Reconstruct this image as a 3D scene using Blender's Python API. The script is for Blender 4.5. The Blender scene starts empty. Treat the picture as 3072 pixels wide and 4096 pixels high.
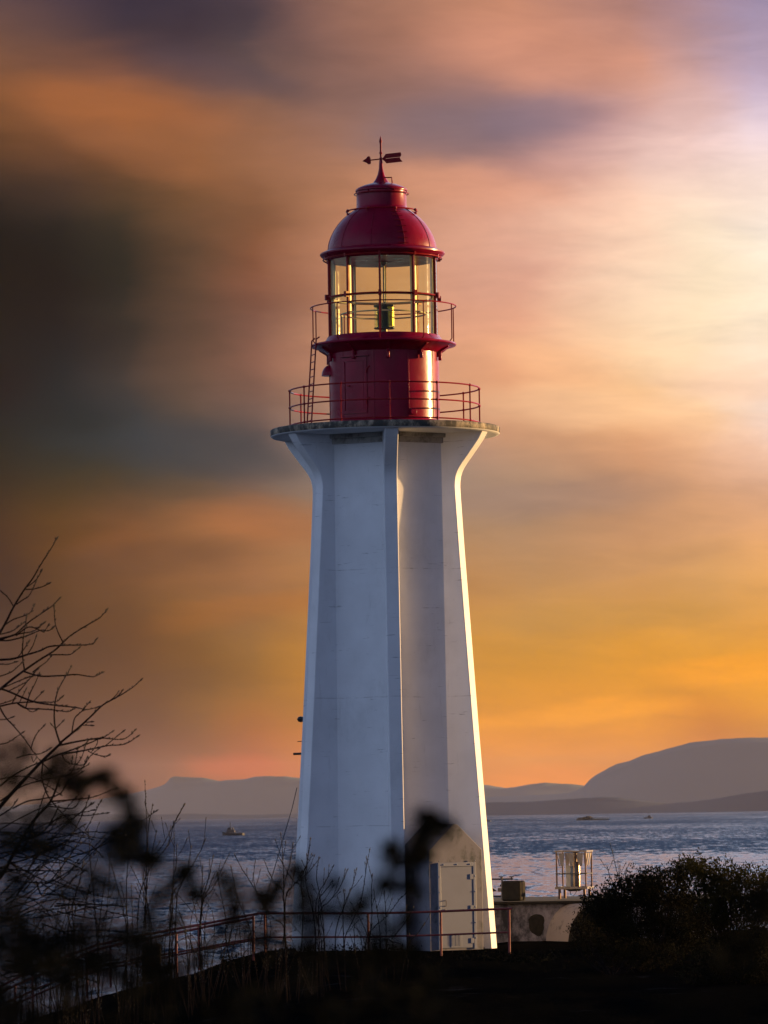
import bpy, math, random
import numpy as np
from mathutils import Vector, Matrix, noise as mnoise
random.seed(7)
R = math.radians
S = bpy.context.scene
COL = S.collection

# ------------------------------------------------------------------ camera
F = 19320.0                       # focal length in pixels of the 3072x4096 frame
YH = 3250.0                       # eye level row at the frame's centre column
PITCH = math.atan((YH - 2048) / F)
ROLL = R(0.9)
CAMZ = 3.2
CROT = Matrix.Rotation(math.pi / 2 + PITCH, 3, 'X') @ Matrix.Rotation(-ROLL, 3, 'Z')
cam_d = bpy.data.cameras.new('camera'); cam = bpy.data.objects.new('camera', cam_d); COL.objects.link(cam)
cam.matrix_world = Matrix.Translation((0, 0, CAMZ)) @ CROT.to_4x4()
cam_d.sensor_fit = 'VERTICAL'; cam_d.sensor_height = 36.0; cam_d.lens = F / 4096 * 36.0
cam_d.clip_start = 0.2; cam_d.clip_end = 300000
cam_d.dof.use_dof = True; cam_d.dof.focus_distance = 116.0; cam_d.dof.aperture_fstop = 6.0
S.camera = cam
S.view_settings.view_transform = 'Standard'; S.view_settings.look = 'None'
S.view_settings.exposure = 0.82; S.view_settings.gamma = 1.0
S.cycles.max_bounces = 6; S.cycles.transparent_max_bounces = 24; S.cycles.volume_bounces = 0
S.cycles.caustics_reflective = False; S.cycles.caustics_refractive = False

def ray(px, py):
    return CROT @ Vector(((px - 1536) / F, -(py - 2048) / F, -1.0))
def P(px, py, d):
    v = ray(px, py); v = v * (d / v.y)
    return Vector((v.x, v.y, v.z + CAMZ))
SEA = CAMZ - 12.0
def seapt(px, py):
    v = ray(px, py); return Vector((0, 0, CAMZ)) + v * ((SEA - CAMZ) / v.z)
def lin(c):
    o = []
    for k in c[:3]:
        k = k / 255.0
        o.append(k / 12.92 if k <= 0.04045 else ((k + 0.055) / 1.055) ** 2.4)
    return (*o, 1.0)

# ------------------------------------------------------------------ node helper
class NT:
    def __init__(s, tree): s.t = tree; s.n = tree.nodes; s.l = tree.links
    def new(s, typ, **kw):
        n = s.n.new(typ)
        for k, v in kw.items(): setattr(n, k, v)
        return n
    def put(s, sock, v):
        if isinstance(v, bpy.types.NodeSocket): s.l.new(v, sock)
        else: sock.default_value = v
    def math(s, op, a, b=0.0, c=None, clamp=False):
        n = s.new('ShaderNodeMath', operation=op, use_clamp=clamp)
        s.put(n.inputs[0], a); s.put(n.inputs[1], b)
        if c is not None: s.put(n.inputs[2], c)
        return n.outputs[0]
    def maprange(s, v, a, b, c=0.0, d=1.0, smooth=False):
        n = s.new('ShaderNodeMapRange'); n.interpolation_type = 'SMOOTHSTEP' if smooth else 'LINEAR'
        s.put(n.inputs[0], v)
        for i, x in enumerate((a, b, c, d)): s.put(n.inputs[i + 1], x)
        return n.outputs[0]
    def mix(s, f, a, b, blend='MIX'):
        n = s.new('ShaderNodeMix', data_type='RGBA', blend_type=blend)
        s.put(n.inputs[0], f); s.put(n.inputs[6], a); s.put(n.inputs[7], b)
        return n.outputs[2]
    def mapping(s, vec, loc=(0, 0, 0), rot=(0, 0, 0), scale=(1, 1, 1), vt='POINT'):
        n = s.new('ShaderNodeMapping', vector_type=vt); s.put(n.inputs[0], vec)
        n.inputs[1].default_value = loc; n.inputs[2].default_value = rot; n.inputs[3].default_value = scale
        return n.outputs[0]
    def noise(s, vec, scale=5.0, detail=4.0, rough=0.55, dist=0.0, color=False):
        n = s.new('ShaderNodeTexNoise'); s.put(n.inputs['Vector'], vec)
        n.inputs['Scale'].default_value = scale; n.inputs['Detail'].default_value = detail
        n.inputs['Roughness'].default_value = rough; n.inputs['Distortion'].default_value = dist
        return n.outputs[1 if color else 0]
    def ramp(s, v, stops, interp='LINEAR'):
        n = s.new('ShaderNodeValToRGB'); cr = n.color_ramp; cr.interpolation = interp
        cr.elements[0].position = stops[0][0]; cr.elements[0].color = stops[0][1]
        cr.elements[1].position = stops[-1][0]; cr.elements[1].color = stops[-1][1]
        for p, c in stops[1:-1]:
            e = cr.elements.new(p); e.color = c
        s.put(n.inputs[0], v); return n.outputs[0]

# ------------------------------------------------------------------ sun
SUN_AZ, SUN_EL = R(69.3), R(5.0)      # azimuth to the right of the view direction
sd = Vector((math.sin(SUN_AZ) * math.cos(SUN_EL), math.cos(SUN_AZ) * math.cos(SUN_EL), math.sin(SUN_EL)))
sl = bpy.data.lights.new('sun', 'SUN'); sun = bpy.data.objects.new('sun', sl); COL.objects.link(sun)
sl.energy = 5.0; sl.angle = R(0.5); sl.color = (1.0, 0.59, 0.24)
sun.rotation_euler = (-sd).to_track_quat('-Z', 'Y').to_euler()

# ------------------------------------------------------------------ sky
W = bpy.data.worlds.new('World'); S.world = W; W.use_nodes = True
w = NT(W.node_tree); w.n.clear()
tc = w.new('ShaderNodeTexCoord').outputs['Generated']
sx = w.new('ShaderNodeSeparateXYZ'); w.put(sx.inputs[0], tc)
az = w.math('ARCTAN2', sx.outputs[0], sx.outputs[1])
hz = w.math('SQRT', w.math('ADD', w.math('MULTIPLY', sx.outputs[0], sx.outputs[0]), w.math('MULTIPLY', sx.outputs[1], sx.outputs[1])))
el = w.math('ARCTAN2', sx.outputs[2], hz)
# degrees-like units: one unit is about three degrees of sky
px = w.math('MULTIPLY_ADD', az, F / 1000, 1.536)
py = w.math('ADD', w.math('MULTIPLY_ADD', el, -F / 1000, YH / 1000), w.math('MULTIPLY', w.math('SUBTRACT', px, 1.536), -math.tan(ROLL)))
cmb = w.new('ShaderNodeCombineXYZ'); w.put(cmb.inputs[0], px); w.put(cmb.inputs[1], py)
base = cmb.outputs[0]
nv = w.mapping(base, scale=(0.75, 1.9, 1), rot=(0, 0, R(8)))
nz = w.noise(nv, 1.6, 6.0, 0.55, 0.4, color=True)
sub = w.new('ShaderNodeVectorMath', operation='SUBTRACT'); w.put(sub.inputs[0], nz); sub.inputs[1].default_value = (0.5, 0.5, 0.5)
mul = w.new('ShaderNodeVectorMath', operation='MULTIPLY'); w.put(mul.inputs[0], sub.outputs[0]); mul.inputs[1].default_value = (0.42, 0.17, 0.0)
add = w.new('ShaderNodeVectorMath', operation='ADD'); w.put(add.inputs[0], base); w.put(add.inputs[1], mul.outputs[0])
wv = add.outputs[0]
sw = w.new('ShaderNodeSeparateXYZ'); w.put(sw.inputs[0], wv)
ROWS = [0, 180, 360, 540, 720, 900, 1080, 1260, 1440, 1620, 1800, 1980, 2160, 2340, 2520, 2700, 2880, 3060, 3200]
COLS = {
 0: [(92,72,78),(112,80,68),(140,90,60),(112,74,50),(56,47,45),(31,32,33),(18,22,26),(18,23,27),(26,31,36),(34,38,43),(46,47,45),(66,52,34),(82,58,40),(72,55,42),(85,65,42),(95,72,42),(99,80,32),(112,89,46),(116,93,56)],
 256: [(76,61,73),(94,71,68),(144,92,65),(133,85,56),(72,56,50),(42,40,40),(28,30,33),(32,34,37),(42,42,46),(46,48,52),(49,54,57),(75,62,47),(110,73,50),(92,67,52),(98,71,48),(102,76,45),(111,86,35),(112,87,32),(114,89,38)],
 512: [(60,50,68),(76,62,68),(148,95,70),(155,97,62),(96,70,52),(58,52,46),(44,42,40),(56,50,48),(66,56,54),(64,62,64),(56,62,68),(84,72,60),(138,88,60),(112,80,62),(112,78,55),(110,80,48),(124,93,38),(124,89,28),(132,93,32)],
 768: [(72,58,70),(75,60,68),(125,88,76),(165,105,70),(130,88,60),(98,72,55),(98,72,58),(92,70,60),(105,78,66),(95,78,70),(74,72,75),(105,84,68),(155,103,70),(138,96,70),(132,92,62),(130,94,55),(144,105,40),(147,99,28),(157,105,30)],
 1024: [(94,74,80),(86,72,76),(115,88,82),(160,108,80),(145,98,72),(125,85,62),(140,88,66),(118,84,74),(142,98,82),(120,92,82),(88,84,88),(128,100,85),(166,112,76),(152,106,78),(150,108,75),(150,108,65),(172,116,58),(173,106,45),(193,114,32)],
 1536: [(158,112,95),(160,112,95),(140,105,98),(146,112,106),(188,130,98),(195,135,105),(200,140,110),(205,145,115),(215,155,120),(208,155,125),(150,130,125),(150,130,115),(170,130,95),(190,130,80),(195,135,70),(205,140,60),(215,145,50),(218,134,46),(225,135,40)],
 2048: [(195,135,108),(208,142,116),(160,122,118),(138,114,125),(212,152,132),(226,170,145),(222,168,148),(228,165,138),(236,170,130),(225,160,120),(188,145,116),(162,134,116),(180,138,105),(192,143,98),(200,145,82),(206,145,72),(236,155,60),(225,145,58),(232,142,50)],
 2560: [(162,122,120),(206,146,126),(215,155,135),(190,152,160),(244,190,170),(252,205,180),(253,212,185),(254,217,182),(254,205,160),(252,195,140),(224,160,120),(184,140,110),(205,150,110),(205,150,95),(215,152,75),(220,150,65),(232,155,55),(214,136,58),(214,136,58)],
 2816: [(165,130,140),(185,148,150),(205,160,155),(225,180,185),(250,215,205),(255,228,205),(255,230,200),(255,228,190),(255,215,175),(254,208,165),(236,178,138),(200,150,118),(220,162,115),(212,158,100),(220,155,76),(232,158,60),(206,130,60),(206,130,60),(206,130,60)],
 3072: [(150,135,165),(178,155,176),(202,178,200),(236,215,235),(255,238,235),(255,245,238),(255,243,225),(254,235,210),(254,225,200),(255,232,222),(250,200,170),(210,160,130),(236,172,118),(225,165,100),(226,156,76),(246,166,56),(215,145,65),(204,132,66),(200,130,68)]}
TAUH = 0.23
def air(c, y):
    """colour a cloud must have so that it keeps colour c when seen through the haze"""
    e = max(math.degrees((YH - y) / F), .05); tr = math.exp(-TAUH * min(1.0, .9 / e)); k = (1 - tr) / .21
    return tuple(max(0.0, (v - a * k) / tr) for v, a in zip(lin(c)[:3], (.125, .10, .105))) + (1.0,)
def cramp(cx):
    sh = 0.0
    return w.ramp(w.math('DIVIDE', sw.outputs[1], 3.3), [(r / 3300.0, air(c, r)) for r, c in zip(ROWS, COLS[cx])], 'B_SPLINE')
keys = sorted(COLS); sky = cramp(keys[0])
for a, b in zip(keys, keys[1:]):
    sky = w.mix(w.maprange(sw.outputs[0], a / 1000, b / 1000), sky, cramp(b))
BLOBS = [  # centre x, y, half width, half height, tilt, colour, amount
 (2330,2850,640,62,-5,(255,168,52),.9),(2930,2690,420,80,-4,(255,166,62),.8),(1980,2880,260,70,0,(240,158,60),.6),
 (1900,520,620,190,-8,(120,104,114),.75),(2230,470,330,170,-12,(128,113,134),.4),(430,420,560,150,8,(172,104,62),.7),
 (980,3080,330,70,0,(205,112,26),.8),(2200,3110,330,70,0,(255,150,20),.5),(3060,1050,1000,760,0,(255,228,196),.6),(3000,1530,460,120,0,(255,205,175),.6),
 (820,1800,720,150,3,(70,72,78),.8),(1080,2080,520,130,4,(178,112,72),.75),(1050,2430,640,85,-9,(176,108,60),.4),(640,2230,560,100,-6,(92,70,62),.5),
 (760,80,620,230,0,(56,50,62),.7),(2130,210,620,190,10,(214,148,122),.7),(900,300,520,120,14,(84,72,82),.6),(2150,2000,760,110,-3,(160,130,118),.6),
 (2650,2230,560,70,-10,(196,146,104),.6),(2350,1650,700,120,4,(255,205,160),.6),(2250,1450,380,120,10,(255,190,140),.5),(1250,1450,420,120,0,(165,112,94),.4),
 (1900,760,520,110,6,(226,158,126),.6),(2900,620,620,330,30,(244,208,196),.5),(600,640,520,120,20,(160,102,70),.5),(2400,2470,900,90,-3,(196,146,86),.5)]
for bx, by, bw, bh, bt, bc, ba in BLOBS:
    m = w.mapping(wv, (bx / 1000, by / 1000, 0), (0, 0, R(bt)), (bw / 1000, bh / 1000, 1), 'TEXTURE')
    g = w.new('ShaderNodeTexGradient', gradient_type='SPHERICAL'); w.put(g.inputs[0], m)
    sky = w.mix(w.maprange(g.outputs[1], 0, 0.75, 0, ba * .75, True), sky, air(bc, by))
fine = w.noise(w.mapping(base, scale=(.8, 3.4, 1), rot=(0, 0, R(11))), 2.4, 8.0, 0.63, 0.35)
sky = w.mix(1.0, sky, w.ramp(fine, [(0.2, (.85, .855, .87, 1)), (0.8, (1.15, 1.145, 1.12, 1))]), 'MULTIPLY')
# air below and around the framed cloud bank: physical sky plus an even cloud sheet
ns = w.new('ShaderNodeTexSky', sky_type='NISHITA'); ns.sun_disc = False
ns.sun_elevation = SUN_EL; ns.sun_rotation = SUN_AZ; ns.dust_density = 2.0; ns.altitude = 20
amb = w.mix(1.0, ns.outputs[0], (0.075, 0.075, 0.09, 1), 'MULTIPLY')
# cloud sheet of the rest of the dome: slate blue away from the sun, darker overhead
back = w.ramp(w.math('DIVIDE', w.math('MAXIMUM', el, 0.0), math.pi / 2),
   [(0, (.42, .52, .82, 1)), (.22, (.39, .49, .80, 1)), (.5, (.13, .18, .32, 1)), (1, (.04, .058, .11, 1))])
front = w.ramp(w.math('DIVIDE', w.math('MAXIMUM', el, 0.0), math.pi / 2),
   [(0, (.75, .55, .48, 1)), (.15, (1.9, 2.0, 2.3, 1)), (.27, (.80, 1.05, 1.5, 1)), (.5, (.12, .26, .52, 1)), (1, (.04, .058, .11, 1))])
front = w.mix(1.0, front, w.ramp(w.maprange(az, -.09, .09), [(0, (.30, .33, .42, 1)), (1, (1.1, 1.1, 1.1, 1))]), 'MULTIPLY')
lft = w.math('ADD', w.math('MULTIPLY', sx.outputs[0], -0.45), w.math('MULTIPLY', sx.outputs[1], -0.2))
back = w.mix(1.0, back, w.ramp(w.maprange(lft, -.45, .5), [(0, (.12, .12, .12, 1)), (.3, (.30, .31, .40, 1)), (.68, (.52, .60, .64, 1)), (1, (1.42, 1.46, 1.36, 1))]), 'MULTIPLY')
back = w.mix(w.maprange(sx.outputs[1], 0.1, 0.75, 0, 1, True), back, front)
cn = w.noise(w.mapping(tc, scale=(1, 1, 2.6)), 2.4, 7, 0.6, 0.5)
back = w.mix(1.0, back, w.ramp(cn, [(0.3, (.6, .62, .68, 1)), (0.7, (1.4, 1.36, 1.3, 1))]), 'MULTIPLY')
amb = w.mix(0.85, amb, back)
mA = w.maprange(w.math('ABSOLUTE', az), 0.10, 0.42, 1.0, 0.0, True)
mE = w.maprange(el, 0.172, 0.34, 1.0, 0.0, True)
final = w.mix(w.math('MULTIPLY', mA, mE), amb, sky)
bg = w.new('ShaderNodeBackground'); w.put(bg.inputs[0], final); bg.inputs[1].default_value = 0.566
wo = w.new('ShaderNodeOutputWorld'); w.l.new(bg.outputs[0], wo.inputs[0])

# ------------------------------------------------------------------ materials
def mat(name):
    m = bpy.data.materials.new(name); m.use_nodes = True; t = NT(m.node_tree)
    b = t.n['Principled BSDF']; return m, t, b
def objco(t): return t.new('ShaderNodeTexCoord').outputs['Object']
def bump(t, b, h, strength=0.3, dist=0.02):
    n = t.new('ShaderNodeBump'); n.inputs['Strength'].default_value = strength; n.inputs['Distance'].default_value = dist
    t.put(n.inputs['Height'], h); t.l.new(n.outputs[0], b.inputs['Normal'])
def simple(name, col, rough=0.5, metal=0.0, var=0.25, scale=6.0, bstr=0.15, coat=0.0):
    m, t, b = mat(name); o = objco(t)
    n = t.noise(o, scale, 5)
    c0 = tuple(k * (1 - var) for k in col) + (1,); c1 = tuple(min(1, k * (1 + var)) for k in col) + (1,)
    t.put(b.inputs['Base Color'], t.ramp(n, [(0.3, c0), (0.7, c1)]))
    b.inputs['Roughness'].default_value = rough; b.inputs['Metallic'].default_value = metal
    b.inputs['Coat Weight'].default_value = coat; b.inputs['Coat Roughness'].default_value = 0.1
    bump(t, b, t.noise(o, scale * 4, 5), bstr, 0.01)
    return m
def paint_white(name, col=(.74, .74, .74), dirt=0.5, dark=(.09, .085, .075), seam=True, rough=0.55, streak=6.0, thr=(0.58, 0.78)):
    m, t, b = mat(name); o = objco(t)
    blot = t.ramp(t.noise(o, 0.9, 6), [(0.3, tuple(k * .90 for k in col) + (1,)), (0.7, tuple(min(1, k * 1.05) for k in col) + (1,))])
    st = t.noise(t.mapping(o, scale=(streak, streak, streak * (0.16 if seam else .7))), 1.0, 8, 0.75)
    msk = t.math('MULTIPLY', t.maprange(st, thr[0], thr[1], 0, 1, True), dirt)
    c = t.mix(msk, blot, dark + (1,))
    spots = t.maprange(t.noise(o, 14, 3), 0.70, 0.78, 0, 0.5 * dirt + .1, True)
    c = t.mix(spots, c, tuple(k * 1.6 for k in dark) + (1,))
    h = t.math('ADD', t.math('MULTIPLY', t.noise(t.mapping(o, scale=(30, 30, 3)), 1.0, 4), 0.35), t.noise(o, 9, 5))
    if seam:
        mk = t.noise(t.mapping(o, scale=(1.6, 1.6, 22)), 1.0, 5, .65)
        c = t.mix(t.maprange(mk, .64, .72, 0, .6, True), c, (.16, .17, .18, 1))
        mk2 = t.noise(t.mapping(o, scale=(.7, .7, .35)), 1.0, 8, .72)
        c = t.mix(t.maprange(mk2, .50, .72, 0, .28, True), c, (.42, .43, .42, 1))
        sz = t.new('ShaderNodeSeparateXYZ'); t.put(sz.inputs[0], o)
        k = t.math('FRACT', t.math('DIVIDE', t.math('ADD', sz.outputs[2], t.math('MULTIPLY', t.noise(o, 1.2, 3), 0.05)), 3.02))
        ln = t.math('SUBTRACT', 1.0, t.maprange(t.math('ABSOLUTE', t.math('SUBTRACT', k, 0.965)), 0.0, 0.0045))
        ln = t.math('MULTIPLY', ln, t.maprange(t.noise(o, 3.0, 3), 0.45, 0.6))
        c = t.mix(t.math('MULTIPLY', ln, 0.5), c, (.2, .2, .2, 1))
        h = t.math('SUBTRACT', h, ln)
        # fine shuttering boards
        k2 = t.math('FRACT', t.math('DIVIDE', sz.outputs[2], 0.19))
        l2 = t.math('SUBTRACT', 1.0, t.maprange(t.math('ABSOLUTE', t.math('SUBTRACT', k2, 0.5)), 0.0, 0.05))
        h = t.math('SUBTRACT', h, t.math('MULTIPLY', l2, 0.25))
    t.put(b.inputs['Base Color'], c); b.inputs['Roughness'].default_value = rough
    bump(t, b, h, 0.22, 0.012)
    return m
M = {}
M['white'] = paint_white('white_painted_concrete', (.83, .84, .86), 0.25)
M['slab'] = paint_white('weathered_concrete', (.50, .42, .30), 0.95, (.03, .03, .028), False, 0.8, 2.6, (0.33, 0.54))
M['slab_under'] = paint_white('white_soffit', (.72, .73, .74), 0.2, seam=False)
M['cornice'] = paint_white('dirty_cornice', (.46, .44, .40), 0.7, (.10, .09, .07), False, 0.8, 2.2, (0.45, 0.62))
M['porch'] = paint_white('rough_stained_concrete', (.215, .21, .235), 0.85, (.055, .07, .065), False, 0.8, 3.0, (0.48, 0.68))
M['door'] = simple('grey_painted_steel', (.21, .235, .30), 0.45, 0, 0.06, 2.0, 0.05)
M['doorframe'] = simple('pale_painted_steel', (.26, .285, .34), 0.4, 0, 0.06, 4.0, 0.05)
def red(name, col, rough, bs, coat=0.6):
    m, t, b = mat(name); o = objco(t)
    n = t.noise(t.mapping(o, scale=(1, 1, .5)), 2.2, 6, 0.6)
    c = t.ramp(n, [(0.3, tuple(k * .72 for k in col) + (1,)), (0.7, tuple(k * 1.2 for k in col) + (1,))])
    st = t.maprange(t.noise(t.mapping(o, scale=(5, 5, .7)), 1.0, 6, .65), .66, .78, 0, .15, True)
    c = t.mix(st, c, (.30, .16, .2, 1))
    t.put(b.inputs['Base Color'], c); t.put(b.inputs['Roughness'], t.maprange(t.noise(o, 3, 5), .3, .7, rough * .75, rough * 1.3))
    b.inputs['Coat Weight'].default_value = coat; b.inputs['Coat Roughness'].default_value = .14; b.inputs['Specular IOR Level'].default_value = .16
    bump(t, b, t.math('ADD', t.noise(o, 4.0, 4), t.math('MULTIPLY', t.noise(o, 40, 3), .08)), bs, 0.02)
    return m
M['red'] = red('crimson_gloss_paint', (.27, .0007, .028), 0.32, 0.25, .12)
M['redrail'] = red('red_rail_paint', (.30, .008, .014), 0.4, 0.2, 0.1)
M['rust'] = simple('faded_red_pipe', (.24, .035, .028), 0.6, 0, 0.35, 9)
M['cream'] = simple('cream_paint', (.62, .56, .42), 0.4, 0, 0.08)
M['flap'] = simple('weathered_flap_paint', (.30, .26, .22), 0.6, 0, 0.15)
M['black'] = simple('black_metal', (.02, .02, .022), 0.5, 0, 0.3)
M['inner'] = simple('dark_ceiling_paint', (.018, .024, .028), 0.6, 0, 0.2)
M['gold'] = simple('sun_glint_lens_gold', (.95, .62, .16), 0.38, 1.0, 0.3, 14, 0.6)  # gold metal stands in for the sun's glint on the lens
M['steel'] = simple('dark_bronze_metal', (.16, .12, .09), 0.22, 1.0, 0.15, 4, 0.1)
M['chrome'] = simple('polished_metal', (.80, .66, .42), 0.16, 1.0, 0.15, 4, 0.3)
M['galv'] = simple('galvanised_steel', (.17, .15, .14), 0.45, 0.7, 0.2)
M['brownmetal'] = simple('dull_brown_metal', (.14, .08, .055), 0.5, 0.5, 0.3)
M['wire'] = simple('steel_wire', (.05, .05, .06), 0.5, .5, 0.2)
M['wall'] = paint_white('mouldy_concrete_wall', (.26, .235, .25), 0.97, (.012, .012, .014), False, 0.9, 1.6, (0.38, 0.62))
M['arch'] = paint_white('mouldy_concrete_arch', (.26, .215, .19), 0.95, (.05, .045, .035), False, 0.9, 3.0, (0.52, 0.70))
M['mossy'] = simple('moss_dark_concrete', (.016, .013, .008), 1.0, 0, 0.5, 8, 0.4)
def glass(name, tint, gl=0.12):
    m, t, b = mat(name); t.n.remove(b)
    tr = t.new('ShaderNodeBsdfTransparent'); tr.inputs[0].default_value = tint
    gs = t.new('ShaderNodeBsdfGlossy'); gs.inputs[0].default_value = (1, 1, 1, 1); gs.inputs['Roughness'].default_value = 0.04
    bp = t.new('ShaderNodeBump'); bp.inputs['Strength'].default_value = .1; bp.inputs['Distance'].default_value = .02
    t.put(bp.inputs['Height'], t.noise(objco(t), 2.5, 3)); t.l.new(bp.outputs[0], gs.inputs['Normal'])
    fr = t.new('ShaderNodeFresnel'); fr.inputs[0].default_value = 1.25
    mx = t.new('ShaderNodeMixShader'); gm_ = t.new('ShaderNodeNewGeometry'); t.put(mx.inputs[0], t.math('MULTIPLY', t.math('MAXIMUM', fr.outputs[0], 0.012), t.math('SUBTRACT', 1.0, gm_.outputs['Backfacing']))); t.l.new(tr.outputs[0], mx.inputs[1]); t.l.new(gs.outputs[0], mx.inputs[2])
    t.l.new(mx.outputs[0], t.n['Material Output'].inputs[0]); return m
M['glass'] = glass('old_lantern_glass', (.975, .985, .86, 1))
M['lens'] = glass('lens_glass', (.86, .88, .76, 1))
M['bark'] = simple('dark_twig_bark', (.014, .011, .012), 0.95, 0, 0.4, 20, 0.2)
M['stemnear'] = simple('near_black_stem', (.0025, .0028, .003), 1.0, 0, 0.3, 20, 0.0)  # blackened copy of the bark, missing tree shade is put into its colour
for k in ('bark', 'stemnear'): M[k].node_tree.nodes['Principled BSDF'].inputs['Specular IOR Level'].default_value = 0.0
M['bud'] = simple('dark_bud', (.016, .015, .015), 0.8, 0, 0.3, 20, 0.1)
def leaf(name, c0, c1, sc, tr=0.25):
    m, t, b = mat(name); o = objco(t)
    t.put(b.inputs['Base Color'], t.ramp(t.noise(o, sc, 3), [(0.35, c0 + (1,)), (0.65, c1 + (1,))]))
    b.inputs['Roughness'].default_value = 0.8; b.inputs['Specular IOR Level'].default_value = .03
    tl = t.new('ShaderNodeBsdfTranslucent'); tl.inputs[0].default_value = tuple(k * .8 for k in c1) + (1,)
    mx = t.new('ShaderNodeMixShader'); mx.inputs[0].default_value = tr
    t.l.new(b.outputs[0], mx.inputs[1]); t.l.new(tl.outputs[0], mx.inputs[2]); t.l.new(mx.outputs[0], t.n['Material Output'].inputs[0])
    return m
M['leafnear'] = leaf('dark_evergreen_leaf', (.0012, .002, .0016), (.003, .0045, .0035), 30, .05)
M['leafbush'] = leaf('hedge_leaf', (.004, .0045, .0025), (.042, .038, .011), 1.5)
M['leafdark'] = leaf('shaded_hedge_leaf', (.0025, .003, .002), (.013, .012, .005), 1.8, .08)  # darker copy of the hedge leaf with shade put into its colour
M['hill'] = simple('haze_tinted_forest_hills', (.07, .12, .16), 1.0, 0, 0.10, .0008, 0.0)  # bluish base colour carries part of the distance haze
M['hill2'] = simple('near_haze_tinted_forest', (.022, .055, .10), 1.0, 0, 0.12, .0006, 0.0)  # blue of the haze is mixed into the forest colour
# ground, near black because tree shade is put into its colour
m, t, b = mat('shade_dark_mossy_rock'); o = objco(t)
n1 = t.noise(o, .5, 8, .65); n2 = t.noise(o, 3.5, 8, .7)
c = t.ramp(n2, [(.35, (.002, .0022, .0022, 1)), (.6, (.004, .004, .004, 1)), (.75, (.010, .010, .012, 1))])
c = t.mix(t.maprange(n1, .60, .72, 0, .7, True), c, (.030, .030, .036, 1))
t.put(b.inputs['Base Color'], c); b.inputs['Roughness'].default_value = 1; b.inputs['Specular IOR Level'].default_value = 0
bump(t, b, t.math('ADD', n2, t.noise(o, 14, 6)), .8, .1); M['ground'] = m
# sea
m, t, b = mat('sea_water'); o = objco(t)
b.inputs['Base Color'].default_value = (.008, .030, .070, 1); b.inputs['IOR'].default_value = 1.333
sp = t.new('ShaderNodeSeparateXYZ'); t.put(sp.inputs[0], o)
patch = t.noise(t.mapping(o, scale=(.0011, .0030, 1)), 1.0, 5, .6, .3)
far = t.maprange(t.math('ADD', sp.outputs[1], t.math('MULTIPLY', t.math('SUBTRACT', patch, .5), 1100)), 1050, 1750, 0, 1, True)
def waves(sx_, sy_, det, seed, ro=.62):
    return t.noise(t.mapping(o, loc=(seed, seed * 1.7, 0), scale=(sx_, sy_, 1), rot=(0, 0, R(2))), 1.0, det, ro, .2)
m1 = waves(.50, .075, 4, 0); m2 = waves(.14, .022, 5, 31); m3 = waves(.006, .0011, 5, 77)
mm = t.math('ADD', t.math('ADD', t.math('MULTIPLY', m1, .5), t.math('MULTIPLY', m2, .38)), t.math('MULTIPLY', m3, .25))
# wave faces: most of the calm water lies nearly flat, ruffled water shows steeper faces to the shore
thr = t.maprange(far, 0, 1, .615, .50)
face = t.maprange(t.math('SUBTRACT', mm, thr), -.035, .05, 0, 1, True)
tilt = t.math('ADD', t.math('MULTIPLY', face, .30), t.math('ADD', .085, t.math('MULTIPLY', t.math('SUBTRACT', m1, .5), .12)))
nrm = t.new('ShaderNodeCombineXYZ')
t.put(nrm.inputs[0], t.math('MULTIPLY', t.math('SUBTRACT', waves(.3, .06, 4, 55), .5), .35)); t.put(nrm.inputs[1], t.math('MULTIPLY', tilt, -1.0)); nrm.inputs[2].default_value = 1.0
nn = t.new('ShaderNodeVectorMath', operation='NORMALIZE'); t.put(nn.inputs[0], nrm.outputs[0])
t.l.new(nn.outputs[0], b.inputs['Normal'])
b.inputs['Roughness'].default_value = .16
M['sea'] = m

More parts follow.
